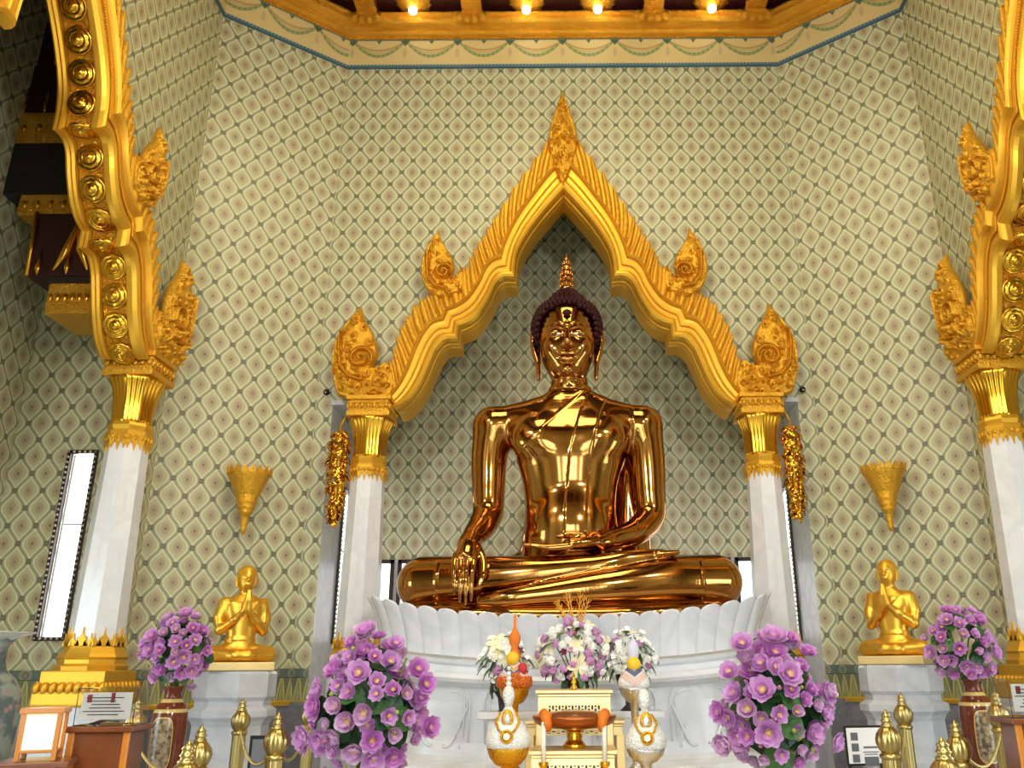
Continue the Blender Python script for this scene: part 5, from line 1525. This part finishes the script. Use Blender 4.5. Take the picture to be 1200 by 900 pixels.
for u,v,w,lab in posts:
    Y=FPX*PD/w*1.075; x,z=at(u,v,Y); H=1.39
    PL.append((x,Y))
    if first is None: first=post_proto(lab,(x,Y,0)); H0=z; first.scale=(1,1,z/1.39)
    else: dup(first,(x,Y,0),0,lab,(1,1,z/1.39))
def chain(a,b,lab,za=1.15,drop=.14):
    A=Vector((*PL[a],za)); B=Vector((*PL[b],za)); n=max(10,int((A-B).length/.03)); mb=MB()
    d=(B-A).normalized(); A=A+d*.052; B=B-d*.052
    pts=[A.lerp(B,i/n)+Vector((0,0,-drop*4*(i/n)*(1-i/n))) for i in range(n+1)]
    for i in range(n+1):
        mb.ball(pts[i],.011,6,5)
    mb.tube(pts,.005,5)
    tag(mb.build('post_chain',M['brass']),lab,'chain','brass chains between the posts')
chain(2,3,'sagging brass chain from the post beside the left bouquet to the farther one behind it')
chain(1,2,'sagging brass chain between the two posts right of the left pedestal')
chain(0,4,'sagging brass chain running from the post beside the left clear box to the close pair')
chain(8,7,'sagging brass chain between the two posts in front of the right pedestal')
chain(6,9,'sagging brass chain running from the post beside the right clear box to the close pair')

# ------------------------------------------------------------------ gold garlands hung beside the capitals
def garland(u,v0,v1,lab):
    Y=8.72; x,zt=at(u,v0,Y); _,zb=at(u,v1,Y); t=thing('hanging_garland',lab,'garland',(x,Y,zb)); H=zt-zb; rnd=random.Random(9)
    MB().tube([(0,0,H+.10),(0,0,H*.5),(0,0,.02)],[.012,.03,.01],8).build('cord',M['gold'],t)
    MB().tube([(0,0,H+.09),(.05 if u<600 else -.05,.02,H+.22)],.012,6).build('hook',M['gold'],t)
    lf=MB(); G=[]
    for i in range(6):
        q=i/5; w=.032*math.sin(PI*(q*.93+.05)); G.append([(-w,-.02*math.sin(q*3)-.0,-q*.085),(0,-.02*math.sin(q*3)-.012,-q*.085),(w,-.02*math.sin(q*3),-q*.085)])
    lf.grid(G)
    lm=lf
    allm=MB()
    for k in range(150):
        q=k/150; z=H*(1-q)+.01; env=.085*(math.sin(PI*min(1,q*.9+.12))**.5)*(1-.35*q)
        a=rnd.uniform(0,2*PI); c=Vector((env*math.cos(a),env*math.sin(a)*.6,z))
        Mx=Matrix.Translation(c*1.0)@Matrix.Rotation(a-PI/2+PI,4,'Z')@Matrix.Rotation(rnd.uniform(-.9,.3),4,'X')@Matrix.Rotation(rnd.uniform(-.6,.6),4,'Y')
        allm._join(lm,Mx); allm.ball(c,.024,6,5)
    tag(allm.build('metal_leaves',M['gold_shiny'],t),kind='stuff')
garland(399,508,612,'gilded hanging leaf garland on the outer side of the column left of the large statue')
garland(926,502,606,'gilded hanging leaf garland on the outer side of the column right of the large statue')
for u,v,lab in ((383,460,'small black security camera on the wall left of the gilded arch'),(940,457,'small black security camera on the wall right of the gilded arch')):
    x,z=at(u,v,8.96); t=thing('security_camera',lab,'camera',(x,8.985,z))
    MB().bbox(0,-.005,0,.07,.02,.07,.005).build('mount_plate',M['white'],t)
    MB().ball((0,-.035,0),.038,12,10).build('camera_dome',M['black'],t); MB().ball((0,-.068,-.012),.012,8,6).build('lens',M['silver'],t)

# ------------------------------------------------------------------ ornate hanging canopy in the left alcove
t=thing('carved_window_canopy','dark tiered hanging canopy with gilded carving inside the left alcove','canopy',(0,0,0))
YH=7.0
def tier(u0,v0,v1,mat,name,u1=128,dp=.55,out=0,par=None):
    x0,z1=at(u0,v0,YH); _,z0=at(u0,v1,YH); x1,_=at(u1,(v0+v1)/2,YH)
    return (x0,x1,z0,z1)
def tb_(u0,v0,v1,mat,name,dp=.55,inset=0,ornament=None,frame=False):
    x0,x1,z0,z1=tier(u0,v0,v1,mat,name); x1=-4.22
    o=MB().bbox((x0+x1)/2,YH+.3+inset,(z0+z1)/2,x1-x0,dp,z1-z0,.01).build(name,mat,t)
    return o,(x0,x1,z0,z1,YH+.3+inset-dp/2)
L=[]
o,b1=tb_(56,330,366,M['gold_mosaic'],'lower_band')
o,b2=tb_(56,322,332,M['dark_brown'],'dark_ledge')
o,b3=tb_(44,248,322,M['dark_red'],'panel')
o,b4=tb_(22,226,250,M['gold_mosaic'],'middle_band')
o,b5=tb_(14,166,226,M['black'],'dark_box')
o,b6=tb_(22,130,166,M['gold_mosaic'],'upper_band')
o,b7=tb_(26,72,130,M['dark_red'],'upper_panel',.5)
o,b8=tb_(24,20,72,M['dark_red'],'top_panel',.45)
def spikes(b,n,h,up=True,w=.03,parent=t,name='spindle'):
    x0,x1,z0,z1,y=b
    for i in range(n):
        mb=MB(); x=x0+(x1-x0)*(i+.5)/n; mb.lathe([(.004,0),(w*.5,h*.12),(w*.9,h*.3),(w*.4,h*.45),(w*.7,h*.6),(w*.35,h*.8),(.003,h)],8,(x,y-.012,z0+.01))
        mb.build(name,M['gold_shiny'],parent)
spikes(b7,6,(b7[3]-b7[2])*.5); spikes(b8,5,(b8[3]-b8[2])*.8)
x0,x1,z0,z1,y=b3
fl=MB()
for s in (0,1,2): 
    xx=x0+.08+(x1-x0-.1)*(s/2)*.8+.03; fl.lathe([(.004,0),(.03,.06),(.015,.12),(.004,.26)],8,(xx,y-.012,z0+.01))
cx=(x0+x1)/2+.03
for s in (-1,1): fl.tube([(cx,y-.015,z1-.02),(cx+s*.02,y-.015,z1-.2),(cx+s*.07,y-.015,z0+.25),(cx+s*.16,y-.015,z0+.05)],[.012,.03,.045,.012],8)
fl.tube([(x0-.01,y-.01,z1),(x0+.02,y-.01,z0)],.02,6)
fl.build('gilded_flame_carving',M['gold_shiny'],t)
for b in (b1,b4,b6):
    mb=MB(); x0,x1,z0,z1,y=b
    for i in range(8): mb.ball((x0+(x1-x0)*(i+.5)/8,y-.004,(z0+z1)/2),.035,8,6,(.8,.5,1.2))
    mb.build('bead_row',M['gold_shiny'],t)
# ------------------------------------------------------------------ lower left corner: patterned vase, lantern, money box
def celadon():
    m,nt,b=new_mat('grey_green_painted_porcelain'); n=tex(nt,'ShaderNodeTexNoise',scale=9,Detail=7); v=tex(nt,'ShaderNodeTexVoronoi',scale=14)
    c=mixc(nt,E_(nt,n.outputs[0]).step(.5,.05),srgb(86,98,96),srgb(128,138,128)); c=mixc(nt,E_(nt,v.outputs[0]).step(.24,.08),c,srgb(150,120,120))
    nt.links.new(c,b.inputs['Base Color']); b.inputs['Roughness'].default_value=.1; return m
M['celadon']=celadon()
YL=5.2; x,z=at(-6,740,YL)
t=thing('ruffled_vase','large grey green painted vase with a ruffled white rim at the left edge','vase',(x,YL,z-1.15))
MB().lathe([(.13,0),(.15,.03),(.14,.08),(.17,.25),(.205,.5),(.215,.68),(.20,.80),(.155,.88),(.10,.93),(.085,.98),(.085,1.06),(.12,1.11)],48).build('body',M['celadon'],t)
MB().lathe([(.112,1.10),(.15,1.125),(.205,1.14),(.215,1.145),(.14,1.135)],96,mod=lambda a,k,r:r*(1+.05*math.cos(a*9))).build('ruffled_rim',simple('pale_glaze',srgb(214,216,206),.15),t)
tag(MB().bbox(0,0,(z-1.15)/2,.5,.5,z-1.15,.02).build('vase_stand',M['wood'],None,(x,YL,0)),'wooden stand under the large ruffled vase at the left edge','stand')
# lantern
YN=4.7; x0,z1=at(26,830,YN); x1,z0=at(74,890,YN); cx=(x0+x1)/2
t=thing('paper_lantern','small teak box lantern with glowing paper sides at the lower left','lantern',(cx,YN,z0),.35)
w=.175; h=z1-z0
MB().bbox(0,0,h-.01,w+.03,w+.03,.026,.004).build('top_frame',M['orange_wood'],t); MB().bbox(0,0,.045,w+.012,w+.012,.016,.004).build('bottom_frame',M['orange_wood'],t)
for sx in (-1,1):
    for sy in (-1,1): MB().bbox(sx*w*.47,sy*w*.47,h/2,.024,.024,h,.003).build('post',M['orange_wood'],t)
MB().box(0,0,h*.55,w*.90,w*.90,h*.78).build('paper_sides',M['glow_paper'],t)
t=thing('side_table','small brown wooden table under the box lantern','table',(cx,YN,0),.35)
MB().bbox(0,0,z0-.015,.34,.34,.03,.006).build('tabletop',M['wood'],t)
MB().bbox(0,0,z0-.06,.30,.30,.055,.004).build('apron',M['orange_wood'],t)
for sx in (-1,1):
    for sy in (-1,1): MB().bbox(sx*.13,sy*.13,(z0-.05)/2,.035,.035,z0-.05,.004).build('leg',M['wood'],t)
# money boxes
def note_mat():
    m,nt,b=new_mat('printed_banknote'); n=tex(nt,'ShaderNodeTexNoise',scale=26,Detail=5); v=tex(nt,'ShaderNodeTexVoronoi',scale=18)
    c=mixc(nt,E_(nt,n.outputs[0]),srgb(236,214,190),srgb(206,150,128)); c=mixc(nt,E_(nt,v.outputs[0]).step(.2,.06),c,srgb(140,90,80)); nt.links.new(c,b.inputs['Base Color']); return m
M['note']=note_mat(); M['note2']=simple('grey_green_paper',srgb(176,190,180),.6,noise=.2,nscale=30); M['paper']=simple('white_paper',srgb(238,236,230),.6)
M['ink']=simple('dark_ink',srgb(60,50,60),.6); M['ink_red']=simple('dark_red_ink',srgb(140,50,50),.6)
def money_box(uL,uR,vT,vB,Y,rz,lab,lab2,seed,words):
    x0,z1=at(uL,vT,Y); x1,z0=at(uR,vB,Y); cx=(x0+x1)/2; w=x1-x0; h=z1-z0; d=.2; rnd=random.Random(seed)
    t=thing('donation_box',lab,'box',(cx,Y,z0),rz); T=.005
    pn=[((0,-d/2,h/2),(w,T,h)),((0,d/2,h/2),(w,T,h)),((-w/2,0,h/2),(T,d-T,h)),((w/2,0,h/2),(T,d-T,h)),((0,0,h),(w+.01,d+.01,T)),((0,0,T/2),(w,d,T))]
    for c,s in pn: MB().box(*c,*s).build('acrylic_panel',M['acrylic'],t)
    for i in range(9):
        m=MB().box(0,0,0,.13,.055,.002); o=m.build('banknote',(M['note'],M['note2'],M['paper'])[i%3],t,(rnd.uniform(-w*.25,w*.25),rnd.uniform(-.04,.05),.02+.012*i),(rnd.uniform(-.7,.7),rnd.uniform(-.35,.35),rnd.uniform(-.5,.5)))
    s=MB().box(0,-d/2+.012,h*.52,w*.86,.003,h*.72).build('notice',M['paper'],t)
    k=MB()
    for i in range(6): k.box(-w*.02+rnd.uniform(-.01,.01),-d/2+.008,h*(.74-.09*i),w*rnd.uniform(.4,.7),.002,h*.025)
    k.build('printed_lines',M['ink'],s)
    k=MB(); k.box(-w*.30,-d/2+.008,h*.72,.025,.002,.04); k.box(w*.10,-d/2+.008,h*.74,.02,.002,.05); k.build('printed_picture',M['ink_red'],s)
    p=thing('wooden_podium',lab2,'podium',(cx,Y,0),rz)
    MB().bbox(0,0,z0-.016,w+.06,d+.10,.03,.006).build('top_board',M['wood'],p)
    MB().bbox(0,0,(z0-.03)/2,w-.01,d+.03,z0-.03,.01).build('cabinet',M['wood'],p)
    for s_ in (-1,1): MB().bbox(s_*(w/2-.01),-d/2-.02,(z0-.03)/2,.035,.02,z0-.03,.004).build('corner_strip',M['orange_wood'],p)
    return t
money_box(104,162,806,849,5.0,.08,'clear acrylic money box holding banknotes on a wooden podium at the lower left','brown wooden podium under the left clear money box',4,0)
money_box(1172,1236,796,840,5.0,-.08,'clear acrylic money box cut off by the right edge of the photo','brown wooden podium under the right clear money box',6,0)
# framed notice on the right
YF_=6.3; x0,z1=at(998,852,YF_); x1,z0=at(1030,905,YF_); 
t=thing('notice_board','white notice with small grey pictures in a black frame, low behind the right posts','notice board',((x0+x1)/2,YF_,0),.1)
w=.26; z0=.95; h=z1-z0
MB().bbox(0,.01,z0+h/2,w+.02,.02,h+.02,.003).build('frame',M['black'],t); s=MB().box(0,-.004,z0+h/2,w-.01,.006,h-.01).build('sheet',M['paper'],t)
k=MB()
for i in range(3): k.box(-w*.28,-.009,z1-.06-.07*i,.05,.003,.05)
k.box(w*.14,-.009,z1-.13,.10,.003,.012); k.box(w*.14,-.009,z1-.16,.11,.003,.006); k.box(w*.14,-.009,z1-.175,.09,.003,.006); k.box(w*.14,-.009,z1-.22,.10,.003,.06)
k.build('printed_pictures',simple('grey_print',srgb(96,98,104),.6),s)
MB().bbox(-w*.45,.02,z0/2,.03,.03,z0,.004).build('leg',M['black'],t); MB().bbox(w*.45,.02,z0/2,.03,.03,z0,.004).build('leg',M['black'],t)
# similar dark framed notice left
x0,z1=at(322,856,7.2)
t=thing('notice_board','dark framed notice low behind the posts beside the left bouquet','notice board',(at(308,870,6.6)[0],6.6,0),-.1)
_,z1=at(308,862,6.6); z0=.8; h=z1-z0
MB().bbox(0,.01,z0+h/2,.2,.02,h,.003).build('frame',M['black'],t); MB().box(0,-.004,z0+h/2,.15,.006,h-.05).build('sheet',simple('grey_sheet',srgb(110,112,118),.5),t)
for s in (-1,1): MB().bbox(s*.08,.02,z0/2,.03,.03,z0,.004).build('leg',M['black'],t)
# ------------------------------------------------------------------ lights
def area(name,loc,size,energy,col,rot=(0,0,0),sy=None):
    l=bpy.data.lights.new(name,'AREA'); l.energy=energy; l.color=col; l.size=size
    if sy: l.shape='RECTANGLE'; l.size_y=sy
    o=bpy.data.objects.new(name,l); COL.objects.link(o); o.location=loc; o.rotation_euler=rot; return o
def point(name,loc,energy,col,r=.06):
    l=bpy.data.lights.new(name,'POINT'); l.energy=energy; l.color=col; l.shadow_soft_size=r
    o=bpy.data.objects.new(name,l); COL.objects.link(o); o.location=loc; return o
WARM=(1,.83,.50)
area('added_ceiling_fill',(XC,4.6,9.4),3.0,LT['ceil'],WARM)  # unseen warm fill added under the ceiling, with no fixture behind it
def fill_light(x,y,z,tgt,en,size=.35,col=(1,.97,.92)):
    o=area('added_fill_light',(x,y,z),size,en,col); o.rotation_euler=(Vector(tgt)-Vector((x,y,z))).to_track_quat('-Z','Y').to_euler()
for s_ in (-1,1):  # unseen fills added up front to brighten the room and glint on the statue
    fill_light(XC+s_*2.4,-.95,5.2,(0,8.5,3.2),LT['fill_light'])
    fill_light(XC+s_*3.6,1.6,6.6,(0,9,5.5),LT['fill_light']*.5)
for x in (-1.43,-.36,.36,1.43): point('ceiling_bulb',(x,8.45,ZT-.35),LT['bulb'],WARM)
w=bpy.data.worlds.new('sky'); sc.world=w; w.use_nodes=True
bg=w.node_tree.nodes['Background']; bg.inputs[0].default_value=(.76,.89,1,1); bg.inputs[1].default_value=LT['sky']
s=bpy.data.lights.new('sun','SUN'); s.energy=LT['sun']; s.angle=math.radians(2); s.color=(1,.93,.8)
so=bpy.data.objects.new('sun',s); COL.objects.link(so)
so.rotation_euler=Vector((.55,.83,-.22)).to_track_quat('-Z','Y').to_euler()
vs=sc.view_settings; vs.view_transform='Standard'; vs.look='None'; vs.gamma=1; vs.use_curve_mapping=False; vs.exposure=LT['exp']
sc.cycles.use_denoising=True
sc.cycles.max_bounces=8; sc.cycles.diffuse_bounces=4; sc.cycles.glossy_bounces=5; sc.cycles.transmission_bounces=6; sc.cycles.transparent_max_bounces=8
sc.cycles.sample_clamp_indirect=6
